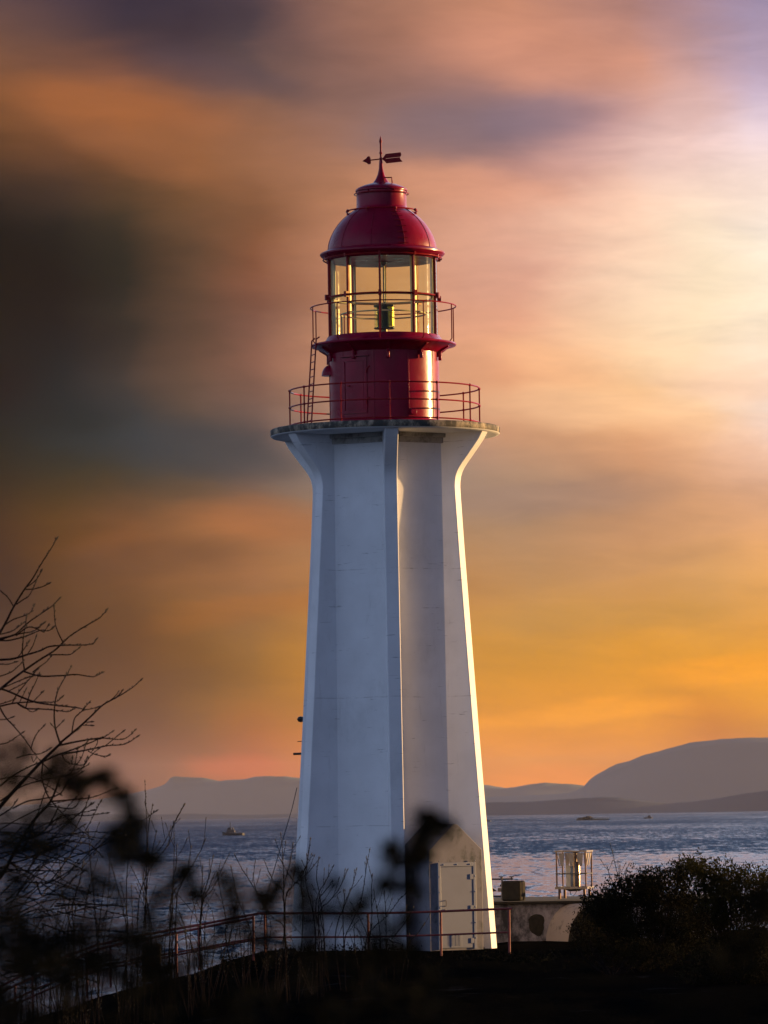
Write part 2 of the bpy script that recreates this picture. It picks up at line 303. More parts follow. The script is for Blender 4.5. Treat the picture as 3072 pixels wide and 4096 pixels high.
# ------------------------------------------------------------------ mesh helpers
class MB:
    def __init__(s): s.v = []; s.f = []
    def quad(s, *p):
        i = len(s.v); s.v += [tuple(q) for q in p]; s.f.append(tuple(range(i, i + len(p)))); return s
    def box(s, c, size, rot=None):
        c = Vector(c); i = len(s.v); hx, hy, hz_ = [k / 2 for k in size]
        for z in (-hz_, hz_):
            for x, y in ((-hx, -hy), (hx, -hy), (hx, hy), (-hx, hy)):
                q = Vector((x, y, z)); q = rot @ q if rot is not None else q
                s.v.append(tuple(c + q))
        for f in ((0, 3, 2, 1), (4, 5, 6, 7), (0, 1, 5, 4), (1, 2, 6, 5), (2, 3, 7, 6), (3, 0, 4, 7)): s.f.append(tuple(i + k for k in f))
        return s
    def tube(s, pts, r, n=6, closed=False):
        pts = [Vector(p) for p in pts]; L = len(pts)
        rs = r if isinstance(r, (list, tuple)) else [r] * L
        i0 = len(s.v); up = None
        for k, p in enumerate(pts):
            a = pts[(k - 1) % L] if (closed or k > 0) else p
            c = pts[(k + 1) % L] if (closed or k < L - 1) else p
            d = (c - a)
            d = d.normalized() if d.length > 1e-9 else Vector((0, 0, 1))
            if up is None:
                up = Vector((0, 0, 1)) if abs(d.z) < .9 else Vector((1, 0, 0))
            u = d.cross(up)
            if u.length < 1e-6: u = d.cross(Vector((0, 1, 0)))
            u.normalize(); v = u.cross(d).normalized(); up = v if not closed else up
            for j in range(n):
                A = 2 * math.pi * j / n
                s.v.append(tuple(p + (u * math.cos(A) + v * math.sin(A)) * rs[k]))
        m_ = L if closed else L - 1
        for k in range(m_):
            a = i0 + k * n; c = i0 + ((k + 1) % L) * n
            for j in range(n): s.f.append((a + j, a + (j + 1) % n, c + (j + 1) % n, c + j))
        if not closed:
            s.f.append(tuple(i0 + j for j in range(n))[::-1]); s.f.append(tuple(i0 + (L - 1) * n + j for j in range(n)))
        return s
    def ring(s, rad, z, r, n=72, k=6, a0=None, a1=None, c=(0, 0)):
        if a0 is None:
            return s.tube([(c[0] + rad * math.sin(2 * math.pi * j / n), c[1] - rad * math.cos(2 * math.pi * j / n), z) for j in range(n)], r, k, True)
        return s.tube([(c[0] + rad * math.sin(a0 + (a1 - a0) * j / n), c[1] - rad * math.cos(a0 + (a1 - a0) * j / n), z) for j in range(n + 1)], r, k)
    def lathe(s, prof, n=96, a0=0.0, a1=2 * math.pi, c=(0, 0), cap=True):
        full = abs(a1 - a0 - 2 * math.pi) < 1e-6; m_ = n if full else n + 1; i0 = len(s.v); L = len(prof)
        for r_, z in prof:
            for j in range(m_):
                A = a0 + (a1 - a0) * j / n
                s.v.append((c[0] + r_ * math.sin(A), c[1] - r_ * math.cos(A), z))
        for k in range(L - 1):
            for j in range(n if full else n):
                a = i0 + k * m_ + j; b_ = i0 + k * m_ + (j + 1) % m_
                s.f.append((a, b_, b_ + m_, a + m_))
        if cap and full:
            if prof[0][0] > 1e-4: s.f.append(tuple(i0 + j for j in range(m_))[::-1])
            if prof[-1][0] > 1e-4: s.f.append(tuple(i0 + (L - 1) * m_ + j for j in range(m_)))
        return s
    def prism(s, poly, o, u, v, wv_, d0, d1):
        """polygon poly (a,b) in plane o + a*u + b*v, extruded along w from d0 to d1"""
        o, u, v, wv_ = map(Vector, (o, u, v, wv_)); i = len(s.v); n = len(poly)
        for d in (d0, d1):
            for a, b_ in poly: s.v.append(tuple(o + u * a + v * b_ + wv_ * d))
        s.f.append(tuple(range(i + n - 1, i - 1, -1))); s.f.append(tuple(range(i + n, i + 2 * n)))
        for k in range(n): s.f.append((i + k, i + (k + 1) % n, i + n + (k + 1) % n, i + n + k))
        return s
    def blob(s, c, r, n=5):
        c = Vector(c); rx, ry, rz = r if isinstance(r, (tuple, list)) else (r, r, r); i = len(s.v)
        s.v.append((c.x, c.y, c.z - rz))
        for k in (1, 2, 3):
            A = math.pi * k / 4
            for j in range(n):
                B = 2 * math.pi * j / n
                s.v.append((c.x + rx * math.sin(A) * math.cos(B), c.y + ry * math.sin(A) * math.sin(B), c.z - rz * math.cos(A)))
        s.v.append((c.x, c.y, c.z + rz)); T = len(s.v) - 1
        for j in range(n):
            s.f.append((i, i + 1 + (j + 1) % n, i + 1 + j)); s.f.append((T, i + 1 + 2 * n + j, i + 1 + 2 * n + (j + 1) % n))
            for k in (0, 1):
                a = i + 1 + k * n; s.f.append((a + j, a + (j + 1) % n, a + n + (j + 1) % n, a + n + j))
        return s
    def build(s, name, m, parent=None, bevel=0, smooth=True, recalc=True, ang=38):
        me = bpy.data.meshes.new(name); me.from_pydata(s.v, [], s.f); me.update()
        if recalc:
            import bmesh
            bm = bmesh.new(); bm.from_mesh(me); bmesh.ops.recalc_face_normals(bm, faces=bm.faces); bm.to_mesh(me); bm.free()
        if smooth:
            me.polygons.foreach_set('use_smooth', [True] * len(me.polygons)); me.set_sharp_from_angle(angle=R(ang))
        for mm in (m if isinstance(m, (list, tuple)) else [m]): me.materials.append(mm)
        o_ = bpy.data.objects.new(name, me); COL.objects.link(o_)
        if parent: o_.parent = parent
        if bevel:
            bv = o_.modifiers.new('bevel', 'BEVEL'); bv.width = bevel; bv.segments = 2; bv.limit_method = 'ANGLE'; bv.angle_limit = R(40)
        return o_
def tag(o_, label=None, cat=None, group=None, kind=None):
    if label: o_['label'] = label
    if cat: o_['category'] = cat
    if group: o_['group'] = group
    if kind: o_['kind'] = kind
    return o_
def thing(name, label, cat, loc=(0, 0, 0), rz=0.0, group=None):
    o_ = bpy.data.objects.new(name, None); COL.objects.link(o_); o_.location = loc; o_.rotation_euler = (0, 0, rz)
    o_.empty_display_size = .3
    return tag(o_, label, cat, group)

# ------------------------------------------------------------------ sea and hills
sea = MB().quad((-60000, -9000, SEA), (60000, -9000, SEA), (60000, 60000, SEA), (-60000, 60000, SEA)).build('sea', M['sea'], smooth=False)
tag(sea, kind='structure')
def ridge(name, pts, d, wdt, m, rough=1.0, seed=0, n=420):
    b_ = MB(); xs = np.linspace(pts[0][0], pts[-1][0], n); ys = np.interp(xs, [p[0] for p in pts], [p[1] for p in pts])
    T = [-1, -.7, -.4, -.2, -.08, 0, .02, .1, .3, .6, 1]
    kk = 61; ysm = np.convolve(np.pad(ys, kk // 2, mode='edge'), np.ones(kk) / kk, 'valid')
    for i, (x, y, y2) in enumerate(zip(xs, ys, ysm)):
        dd = d
        nz_ = mnoise.fractal((x * .02, seed, 1.3), 1.0, 2.0, 5) * 3.0 * rough + mnoise.noise((x * .25, seed, 2)) * 1.2 * rough
        cA = P(x, y + nz_, dd); cB = P(x, max(y2, y), dd)
        for tt in T:
            c_ = cA if tt == 0 else cB
            q = 1 - abs(tt)
            rr = 0
            b_.v.append((c_.x * (1 + tt * wdt / dd), c_.y + tt * wdt, SEA - 6 + (c_.z - SEA + 6) * max(0, min(1, q + rr * (tt < 0)))))
    k = len(T)
    for i in range(n - 1):
        for j in range(k - 1):
            a = i * k + j; b_.f.append((a, a + k, a + k + 1, a + 1))
    return tag(b_.build(name, m, recalc=False, ang=180), kind='structure')
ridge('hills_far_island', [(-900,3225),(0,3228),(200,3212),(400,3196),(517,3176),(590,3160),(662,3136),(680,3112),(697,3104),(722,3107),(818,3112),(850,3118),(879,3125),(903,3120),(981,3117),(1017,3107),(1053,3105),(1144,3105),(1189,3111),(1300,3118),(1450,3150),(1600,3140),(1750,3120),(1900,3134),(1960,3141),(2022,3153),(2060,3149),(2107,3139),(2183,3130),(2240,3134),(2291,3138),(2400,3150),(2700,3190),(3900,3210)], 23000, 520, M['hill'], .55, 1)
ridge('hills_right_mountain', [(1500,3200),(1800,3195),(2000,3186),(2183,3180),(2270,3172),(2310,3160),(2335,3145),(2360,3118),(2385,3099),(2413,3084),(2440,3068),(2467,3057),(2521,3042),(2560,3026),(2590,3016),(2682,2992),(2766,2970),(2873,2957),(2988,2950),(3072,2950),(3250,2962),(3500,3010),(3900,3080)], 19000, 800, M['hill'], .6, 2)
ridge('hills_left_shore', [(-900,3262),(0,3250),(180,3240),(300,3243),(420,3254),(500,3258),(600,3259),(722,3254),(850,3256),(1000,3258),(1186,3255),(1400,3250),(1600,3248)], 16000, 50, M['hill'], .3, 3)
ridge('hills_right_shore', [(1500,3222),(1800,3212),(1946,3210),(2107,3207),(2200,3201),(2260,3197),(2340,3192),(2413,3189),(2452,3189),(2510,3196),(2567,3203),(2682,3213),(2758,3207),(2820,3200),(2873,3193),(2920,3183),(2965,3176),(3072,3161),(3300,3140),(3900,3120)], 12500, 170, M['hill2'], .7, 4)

# ------------------------------------------------------------------ haze
hb = MB().box((0, 12500, SEA + 158), (50000, 33000, 322)).build('haze', bpy.data.materials.new('haze_air'), smooth=False)
hm = hb.data.materials[0]; hm.use_nodes = True; ht = NT(hm.node_tree); ht.n.remove(ht.n['Principled BSDF'])
pv = ht.new('ShaderNodeVolumePrincipled'); pv.inputs['Color'].default_value = (.86, .84, .92, 1)
pv.inputs['Density'].default_value = 1.2e-5; pv.inputs['Anisotropy'].default_value = 0.1
ht.l.new(pv.outputs[0], ht.n['Material Output'].inputs['Volume']); tag(hb, kind='stuff')

# ------------------------------------------------------------------ ground
TC = P(1573, 3790, 115.0); TX, TY = TC.x, 115.0
def sm(a, b_, x):
    x = max(0.0, min(1.0, (x - a) / (b_ - a))); return x * x * (3 - 2 * x)
GP = [(-2500,4700),(-600,4260),(0,4120),(150,4088),(400,3992),(700,3908),(1000,3870),(1200,3838),(1300,3824),(1600,3815),(2100,3822),(2500,3815),(3200,3790),(5000,3800)]
def crest(pxx): 
    y = np.interp(pxx, [p[0] for p in GP], [p[1] for p in GP])
    return P(pxx, y, 111.0).z
def gz(x, y):
    pxx = 1536 + x / max(y, 8.0) * F
    g = crest(max(-2500, min(5000, pxx))) if y > 8 else 0
    g = g * sm(20, 75, y)
    g += 1.5 * (1 - sm(14, 52, y))
    # pad round tower and bunker, cliff beyond
    r = math.hypot(x - TX, y - TY)
    edge = 118 + 10 * sm(TX - 2, TX + 4, x) + 2.5 * mnoise.noise((x * .2, 3.1, 0))
    pad = max(1 - sm(2.6, 5.6, r), sm(TX + 1, TX + 3, x) * sm(110.5, 112, y))
    g = g * (1 - pad) + (-0.02) * pad
    g -= .25 * sm(111.5, 114, y) * (1 - pad)
    drop = sm(0, 9, y - max(edge, 0)) * (1 - (1 - sm(3.0, 5.2, r)))
    g += 0.10 * mnoise.fractal((x * .5, y * .35, 0), 1.0, 2.0, 5) * (1 - pad) * sm(10, 30, y)
    g = g - drop * (22 + g)
    side = sm(35, 60, abs(x)) if True else 0
    return g - side * 6
b_ = MB()
xs = np.concatenate([np.linspace(-90, -14, 30), np.linspace(-13.6, 14, 150), np.linspace(14.6, 90, 30)])
ys = np.concatenate([np.linspace(-30, 60, 40), np.linspace(61, 108, 70), np.linspace(108.4, 132, 90), np.linspace(133, 160, 10)])
for y in ys:
    for x in xs: b_.v.append((x, y, gz(x, y)))
nx = len(xs)
for j in range(len(ys) - 1):
    for i in range(nx - 1): b_.f.append((j * nx + i, j * nx + i + 1, (j + 1) * nx + i + 1, (j + 1) * nx + i))
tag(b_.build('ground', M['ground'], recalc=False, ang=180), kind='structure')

# ------------------------------------------------------------------ lighthouse
SC = 168.0
def axx(y): return 1521 + (y - 545) * 0.0163
def zt(y): return P(axx(y), y, 115.0).z
def rr(p): return p / SC
TH = R(3.3)
lh = thing('lighthouse', 'tall white ribbed concrete lighthouse with a red lantern and dome', 'lighthouse', (TX, TY, 0))
def dirv(a): return Vector((math.sin(a), -math.cos(a), 0))
def tang(a): return Vector((math.cos(a), math.sin(a), 0))
Z0, ZSB, ZST = -0.4, zt(1748), zt(1715)
# core with stepped cornice
def hexring(rad): return [dirv(TH + R(60) * k) * rad for k in range(6)]
b_ = MB()
for (z, rad) in ((Z0, 291), (zt(3300), 285), (zt(2200), 279), (ZSB + .05, 277)):
    b_.v += [(v.x, v.y, z) for v in hexring(rr(rad))]
for k in range(3):
    for j in range(6): b_.f.append((k * 6 + j, k * 6 + (j + 1) % 6, k * 6 + 6 + (j + 1) % 6, k * 6 + 6 + j))
b_.f.append(tuple(range(5, -1, -1))); b_.f.append(tuple(range(18, 24)))
core = b_.build('tower_wall', M['white'], lh, bevel=.02)
b_ = MB()
for za, zb, rad in ((zt(1787), zt(1765) , 287), (zt(1765), ZSB + .03, 298)):
    i = len(b_.v)
    for z in (za, zb): b_.v += [(v.x, v.y, z) for v in hexring(rr(rad))]
    for j in range(6): b_.f.append((i + j, i + (j + 1) % 6, i + 6 + (j + 1) % 6, i + 6 + j))
    b_.f.append(tuple(i + q for q in range(5, -1, -1))); b_.f.append(tuple(i + q for q in range(6, 12)))
b_.build('cornice', M['cornice'], lh, bevel=.012)
RP = [(3850,450),(3600,433),(2900,381),(2200,332.6),(2000,320.5),(1960,318.5),(1941,319.5),(1920,323),(1902,329.5),(1887,338),(1868,352),(1843,373),(1811,399),(1777,426),(1740,448)]
for k in range(6):
    a = TH + R(60) * k
    prof = [(rr(200), zt(3850))] + [(rr(r_), zt(y)) for y, r_ in RP] + [(rr(200), zt(1740))]
    MB().prism(prof, (0, 0, 0), dirv(a), (0, 0, 1), tang(a), -rr(27), rr(27)).build('buttress', M['white'], lh, bevel=.018)
# slab
b_ = MB().lathe([(0, ZSB), (rr(440), ZSB), (rr(455), ZSB + .015), (rr(460), ZSB + .04), (rr(461), ZST - .02), (rr(456), ZST), (0, ZST + .02)], 128)
sb = b_.build('deck_slab', [M['slab'], M['slab_under']], lh, ang=60)
for p_ in sb.data.polygons:
    if p_.normal.z < -.7: p_.material_index = 1
# watch room drum
RD = rr(221)
ZD0, ZG = ZST - .02, zt(1385)
b_ = MB().lathe([(RD + .13, ZD0), (RD + .13, ZD0 + .05), (RD + .09, ZD0 + .10), (RD + .03, ZD0 + .14), (RD + .012, ZD0 + .17), (RD, ZD0 + .19), (RD, ZG + .06)], 160)
drum = b_.build('watch_room', M['red'], lh, ang=30)
b_ = MB()
for a in (-48, -11, 25.6, 62, 98, 134, 170, 206, 242, 278):    # riveted plate laps
    d_ = dirv(R(a)); b_.box(d_ * (RD + .004) + Vector((0, 0, (ZD0 + ZG) / 2 + .1)), (.035, .016, ZG - ZD0 - .2), Matrix.Rotation(R(a), 3, 'Z'))
b_.build('plate_lap', M['red'], drum, bevel=.003)
def cyl_panel(mb, a0, a1, z0, z1, r0, r1, n=14):
    i = len(mb.v)
    for rad in (r0, r1):
        for z in (z0, z1):
            for j in range(n + 1):
                v = dirv(a0 + (a1 - a0) * j / n) * rad; mb.v.append((v.x, v.y, z))
    m_ = n + 1
    for j in range(n):
        mb.f.append((i + 2 * m_ + j, i + 2 * m_ + j + 1, i + 3 * m_ + j + 1, i + 3 * m_ + j))
        mb.f.append((i + j, i + m_ + j, i + m_ + j + 1, i + j + 1))
        mb.f.append((i + j, i + j + 1, i + 2 * m_ + j + 1, i + 2 * m_ + j)); mb.f.append((i + m_ + j, i + 3 * m_ + j, i + 3 * m_ + j + 1, i + m_ + j + 1))
    mb.f.append((i, i + 2 * m_, i + 3 * m_, i + m_)); mb.f.append((i + n, i + m_ + n, i + 3 * m_ + n, i + 2 * m_ + n))
    return mb
za, zb = zt(1667), zt(1447)
b_ = MB()   # frame of the small hatch door
cyl_panel(b_, R(-48), R(-44.5), za, zb, RD - .02, RD + .028, 3); cyl_panel(b_, R(-21.5), R(-18), za, zb, RD - .02, RD + .028, 3)
cyl_panel(b_, R(-44.5), R(-21.5), zb - .08, zb, RD - .02, RD + .028); cyl_panel(b_, R(-44.5), R(-21.5), za, za + .07, RD - .02, RD + .028)
cyl_panel(b_, R(-50), R(-16), zb + .03, zb + .055, RD - .02, RD + .07)
fr = b_.build('hatch_frame', M['red'], drum)
cyl_panel(MB(), R(-44), R(-22), za + .075, zb - .085, RD - .02, RD + .012).build('hatch_door', M['red'], drum)
b_ = MB()
for z in (zb - .28, za + .3):
    b_ = MB(); b_.tube([dirv(R(-18.5)) * (RD + .05) + Vector((0, 0, z - .09)), dirv(R(-18)) * (RD + .06) + Vector((0, 0, z)), dirv(R(-15)) * (RD + .03) + Vector((0, 0, z + .07))], .014, 6)
    b_.build('hinge', M['redrail'], drum)
b_ = MB()
b_.tube([dirv(R(-40)) * (RD + .05) + Vector((0, 0, zt(1556))), dirv(R(-37)) * (RD + .06) + Vector((0, 0, zt(1558)))], .02, 6)
b_.build('handle', M['redrail'], drum)
for a in (-46.3, -19.8):
    for q in range(9): MB().blob(dirv(R(a)) * (RD + .03) + Vector((0, 0, za + .08 + q * (zb - za - .15) / 8)), .012, 5).build('rivet', M['red'], drum)
# conduit
b_ = MB(); d_ = dirv(R(30)); b_.box(d_ * (RD + .03) + Vector((0, 0, ZD0 + .32)), (.16, .08, .12), Matrix.Rotation(R(30), 3, 'Z')); b_.build('junction_box', M['red'], drum, bevel=.01)
# hood on the left side of the drum
b_ = MB(); d_ = dirv(R(-84)); tg = tang(R(-84)); zc = zt(1503)
for q in range(9):
    A = math.pi / 2 * q / 8
    for j in range(9):
        B = math.pi * j / 8
        v = d_ * (RD - .03 + .22 * math.cos(A) * math.sin(B)) + tg * (.22 * math.cos(A) * math.cos(B)) + Vector((0, 0, zc + .27 * math.sin(A)))
        b_.v.append(tuple(v))
for q in range(8):
    for j in range(8): b_.f.append((q * 9 + j, q * 9 + j + 1, q * 9 + 10 + j, q * 9 + 9 + j))
b_.f.append(tuple(range(9)))
b_.build('vent_hood', M['red'], lh)
# gallery round the lantern
ZE = zt(1384)        # edge level at its ends
RG = rr(289)
b_ = MB().lathe([(RD - .05, ZE - .22), (RD + .02, ZE - .20), (rr(240), ZE - .13), (rr(268), ZE - .05), (RG - .03, ZE - .03), (RG, ZE - .02), (RG + .015, ZE + .0), (RG, ZE + .035),
                  (rr(268), ZE + .045), (rr(245), ZE + .075), (rr(236), ZE + .12), (rr(228), ZE + .19), (rr(226), ZE + .215), (rr(200), ZE + .22), (0, ZE + .22)], 128)
gal = b_.build('gallery_deck', M['red'], lh, ang=30)
for k in range(10):
    a = R(4 + 36 * k)
    poly = [(RD - .02, ZE - .05), (RG - .12, ZE - .045), (RG - .13, ZE - .08), (RD + .10, ZE - .19), (RD + .085, ZE - .30), (RD - .02, ZE - .32)]
    b_ = MB().prism(poly, (0, 0, 0), dirv(a), (0, 0, 1), tang(a), -.035, .035)
    v = dirv(a) * (RD + .06); b_.tube([(v.x, v.y, ZE - .26), (v.x, v.y, ZE - .40)], .045, 8)
    b_.build('bracket', M['red'], gal, bevel=.008)
# lantern
GAZ = [R(-3 + 36 * k) for k in range(10)]
RL = rr(218); ZL0, ZL1 = ZE + .20, zt(1035)
for k, a in enumerate(GAZ):
    b_ = MB()
    b_.tube([dirv(a) * (RL + .035) + Vector((0, 0, ZE + .03)), dirv(a) * (RL + .035) + Vector((0, 0, ZL1))], .026, 8)
    b_.box(dirv(a) * (RL + .012) + Vector((0, 0, (ZL0 + ZL1) / 2)), (.05, .022, ZL1 - ZL0), Matrix.Rotation(a, 3, 'Z'))
    mu = b_.build('mullion', M['redrail'], lh)
    b_ = MB().box(dirv(a) * (RL - .055) + Vector((0, 0, (ZL0 + ZL1) / 2)), (.035, .06, ZL1 - ZL0), Matrix.Rotation(a, 3, 'Z'))
    b_.build('inner_post', M['cream'], mu, bevel=.006)
    cyl_panel(MB(), a + R(.4), a + R(35.6), ZL0 - .01, ZL1, RL - .008, RL + .001, 12).build('glass_pane', M['glass'], lh)
zb_ = zt(1193)
b_ = MB().ring(RL + .055, zb_, .021, 96, 8)
for a in GAZ:
    v = dirv(a) * (RL + .075); b_.box((v.x, v.y, zb_), (.07, .12, .13), Matrix.Rotation(a, 3, 'Z'))
b_.build('glazing_bar', M['redrail'], lh)
b_ = MB().ring(rr(170), zt(1258), .02, 80, 6); b_.ring(RL - .06, zt(1193), .03, 96, 6)
b_.build('inner_ring', M['cream'], lh)
# gallery handrail
RGR = rr(292); ZGR = zt(1230)
gr = MB().ring(RGR, ZGR, .016, 96, 6).build('gallery_rail', M['redrail'], lh)
for a in GAZ:
    v = dirv(a)
    MB().tube([v * RGR + Vector((0, 0, ZGR)), v * RGR + Vector((0, 0, ZE + .10)), v * (RGR - .05) + Vector((0, 0, ZE + .04))], .0155, 6).build('gallery_post', M['redrail'], gr)
# deck railing
RR_ = rr(381); zz = [zt(1560), zt(1628), zt(1700)]
b_ = MB()
for z in zz: b_.ring(RR_, z, .019, 120, 6)
dr = b_.build('deck_railing', M['redrail'], lh)
for k in range(12):
    a = R(3 + 30 * k); v = dirv(a) * RR_
    b_ = MB().tube([(v.x, v.y, ZST), (v.x, v.y, zz[0] + .02)], .02, 6)
    for z in zz: b_.blob((v.x, v.y, z), .036, 6)
    b_.lathe([(.05, ZST - .005), (.05, ZST + .02), (.02, ZST + .025)], 10, c=(v.x, v.y))
    b_.build('deck_post', M['redrail'], dr)
# ladder
b_ = MB(); A = R(-74); tg = tang(A) * .20
lo = dirv(A) * rr(316) + Vector((0, 0, ZST)); hi = dirv(A) * rr(290) + Vector((0, 0, ZE + .12))
for s_ in (-1, 1): b_.tube([lo + tg * s_, hi + tg * s_, hi + tg * s_ + Vector((.08, 0, .06))], .02, 6)
ld = b_.build('ladder', M['redrail'], lh)
for q in range(1, 12): c_ = lo.lerp(hi, q / 12.0); MB().tube([c_ - tg, c_ + tg], .013, 6).build('rung', M['redrail'], ld)
# cornice of the roof
ZC = zt(1020); RC = rr(251); R0 = rr(219); ZDm = zt(1002)
b_ = MB().lathe([(RL - .12, ZL1 - .06), (RL + .03, ZL1 - .06), (RL + .05, ZC - .10), (rr(238), ZC - .07), (RC - .02, ZC - .025), (RC, ZC), (RC, ZC + .03), (RC - .03, ZC + .05), (R0 + .02, ZDm), (R0 - .05, ZDm + .02), (R0 - .15, ZDm + .02)], 128)
roof = b_.build('roof_gutter', M['red'], lh, ang=30)
b_ = MB().ring(RL + .12, ZL1 - .02, .018, 96, 6)
for a in GAZ: v = dirv(a) * (RL + .10); b_.box((v.x, v.y, ZL1 - .01), (.05, .07, .08), Matrix.Rotation(a, 3, 'Z'))
b_.build('hook_ring', M['redrail'], roof)
DP = [(1010, 219.5), (995, 218.5), (975, 215.5), (950, 207), (925, 194.5), (900, 177.5), (880, 159.5), (862, 139), (848, 119), (838, 104)]
outer = [(rr(r_), zt(y)) for y, r_ in DP]
dome = MB().lathe(outer, 128, cap=False).build('dome', M['red'], lh, ang=60)
b_ = MB().lathe([(RL - .06, ZL1 - .04)] + [(r_ - .07, z - .05) for r_, z in outer[2:]] + [(0, outer[-1][1] - .06)], 96, cap=False).build('dome_lining', M['inner'], lh, ang=60)
b_ = MB()
for k in range(10):     # standing seams
    a = R(-12 + 36 * k); b_.tube([dirv(a) * (r_ + .002) + Vector((0, 0, z)) for r_, z in outer], .011, 5)
b_.build('dome_seam', M['red'], dome)
b_ = MB()      # rungs of the dome ladder
for q in range(7):
    r_, z = outer[1 + q] if q < 8 else outer[-1]
    c_ = dirv(R(22)) * (r_ + .035) + Vector((0, 0, z)); tg = tang(R(22)) * .13
    MB().tube([c_ - tg, c_ + tg], .009, 5).build('dome_rung', M['redrail'], dome)
b_ = MB(); b_.ring(rr(142), zt(846), .017, 72, 6)
for k in range(8):
    a = R(22 + 45 * k); b_.tube([dirv(a) * rr(150) + Vector((0, 0, zt(862))), dirv(a) * rr(147) + Vector((0, 0, zt(846))), dirv(a) * rr(104) + Vector((0, 0, zt(838)))], .013, 5)
    b_.blob(dirv(a) * rr(147) + Vector((0, 0, zt(848))), .04, 6)
b_.build('dome_rail', M['redrail'], dome)
# ventilator drum and cap
v0 = MB().lathe([(rr(112), zt(840)), (rr(104), zt(834)), (rr(101), zt(828)), (rr(100), zt(772)), (rr(100), zt(768))], 96, cap=False).build('ventilator', M['red'], dome, ang=60)
b_ = MB().lathe([(rr(97), zt(768)), (rr(104), zt(766)), (rr(105), zt(762)), (rr(102), zt(757)), (rr(90), zt(750)), (rr(70), zt(742)), (rr(48), zt(736)), (rr(34), zt(732)), (rr(22), zt(716)), (rr(14), zt(698)), (rr(9), zt(676)), (rr(7), zt(650)), (rr(6), zt(640)), (.0, zt(640))], 64)
b_.build('ventilator_cap', M['red'], dome, ang=50)
b_ = MB().ring(rr(109), zt(777), .013, 72, 6)
for k in range(6):
    v = dirv(R(30 + 60 * k)); b_.tube([v * rr(99) + Vector((0, 0, zt(768))), v * rr(109) + Vector((0, 0, zt(777)))], .012, 5)
b_.tube([(rr(14), -.25, zt(735)), (rr(12), -.25, zt(716)), (rr(42), -.25, zt(716)), (rr(44), -.25, zt(738))], .018, 6)
b_.build('lifting_ring', M['redrail'], dome)
# weather vane
b_ = MB().tube([(0, 0, zt(645)), (0, 0, zt(575)), (0, 0, zt(565)), (0, 0, zt(545))], [.026, .022, .04, .004], 8)
for y in (655, 634, 612): b_.blob((0, 0, zt(y)), .04, 8)
vane = b_.build('weather_vane', M['redrail'], lh)
ang = R(7.0); u_ = Vector((math.cos(ang) * .97, .22, math.sin(ang))).normalized(); v_ = Vector((0, 0, 1)); v_ = (v_ - u_ * v_.dot(u_)).normalized(); w_ = u_.cross(v_)
o_ = Vector((0, 0, zt(636)))
b_ = MB().tube([o_ - u_ * rr(60), o_ + u_ * rr(20)], .016, 6)
k_ = 1 / SC
b_.prism([(-77*k_,0),(-60*k_,9*k_),(-53*k_,16*k_),(-46*k_,16*k_),(-43*k_,10*k_),(-43*k_,-10*k_),(-46*k_,-16*k_),(-53*k_,-16*k_),(-60*k_,-9*k_)], o_, u_, v_, w_, -.018, .018)
b_.build('arrow_head', M['redrail'], vane)
b_ = MB()
b_.prism([(5*k_,1*k_),(14*k_,9*k_),(22*k_,18*k_),(84*k_,18*k_),(86*k_,8*k_),(81*k_,0),(22*k_,0),(6*k_,0)], o_, u_, v_, w_, .006, .022)
b_.prism([(5*k_,-1*k_),(14*k_,-9*k_),(22*k_,-20*k_),(88*k_,-20*k_),(80*k_,-8*k_),(79*k_,-1*k_),(22*k_,-1*k_),(6*k_,-1*k_)], o_, u_, v_, w_, -.022, -.004)
b_.build('arrow_tail', M['redrail'], vane)
# lamp inside
lx = (rr(4), .1)
b_ = MB().lathe([(.10, ZL0), (.10, ZL0 + .1), (.07, ZL0 + .12), (.07, zt(1312)), (.12, zt(1311))], 20, c=lx)
lamp = b_.build('lamp_pedestal', M['galv'], lh)
MB().lathe([(rr(40), zt(1311)), (rr(40), zt(1222)), (rr(36), zt(1222)), (rr(36), zt(1311))], 28, c=lx).build('lens', M['lens'], lamp)
b_ = MB().lathe([(rr(24), zt(1309)), (rr(24), zt(1223))], 8, c=(lx[0] - .03, lx[1])); b_.lathe([(rr(42), zt(1225)), (rr(42), zt(1219)), (0, zt(1217))], 28, c=lx); b_.lathe([(rr(42), zt(1314)), (rr(42), zt(1309)), (0, zt(1309))], 28, c=lx)
b_.build('lamp_core', M['black'], lamp)
cyl = MB()
for q in range(5):
    a = R(35 + q * 14); v = dirv(a) * rr(37); cyl.box((lx[0] + v.x, lx[1] + v.y, zt(1266)), (.045, .03, rr(78)), Matrix.Rotation(a, 3, 'Z'))
cyl.build('prism_glint_panel', M['gold'], lamp, bevel=.006)  # sunward facets only, coloured gold as the lens's sun glint
b_ = MB().tube([(lx[0], lx[1], zt(1219)), (lx[0], lx[1], zt(1050))], .022, 8); b_.blob((lx[0], lx[1], zt(1045)), (.09, .09, .1), 8)
b_.ring(rr(125), zt(1040), .018, 60, 6)
for k in range(6): b_.tube([(lx[0], lx[1], zt(1045)), tuple(dirv(R(60 * k + 12)) * rr(125) + Vector((0, 0, zt(1040))))], .014, 5)
b_.build('ceiling_rod', M['galv'], lamp)
MB().tube([(-rr(168), .3, ZL0), (-rr(168), .3, ZL0 + rr(100))], .02, 6).build('inner_stanchion', M['galv'], lh)
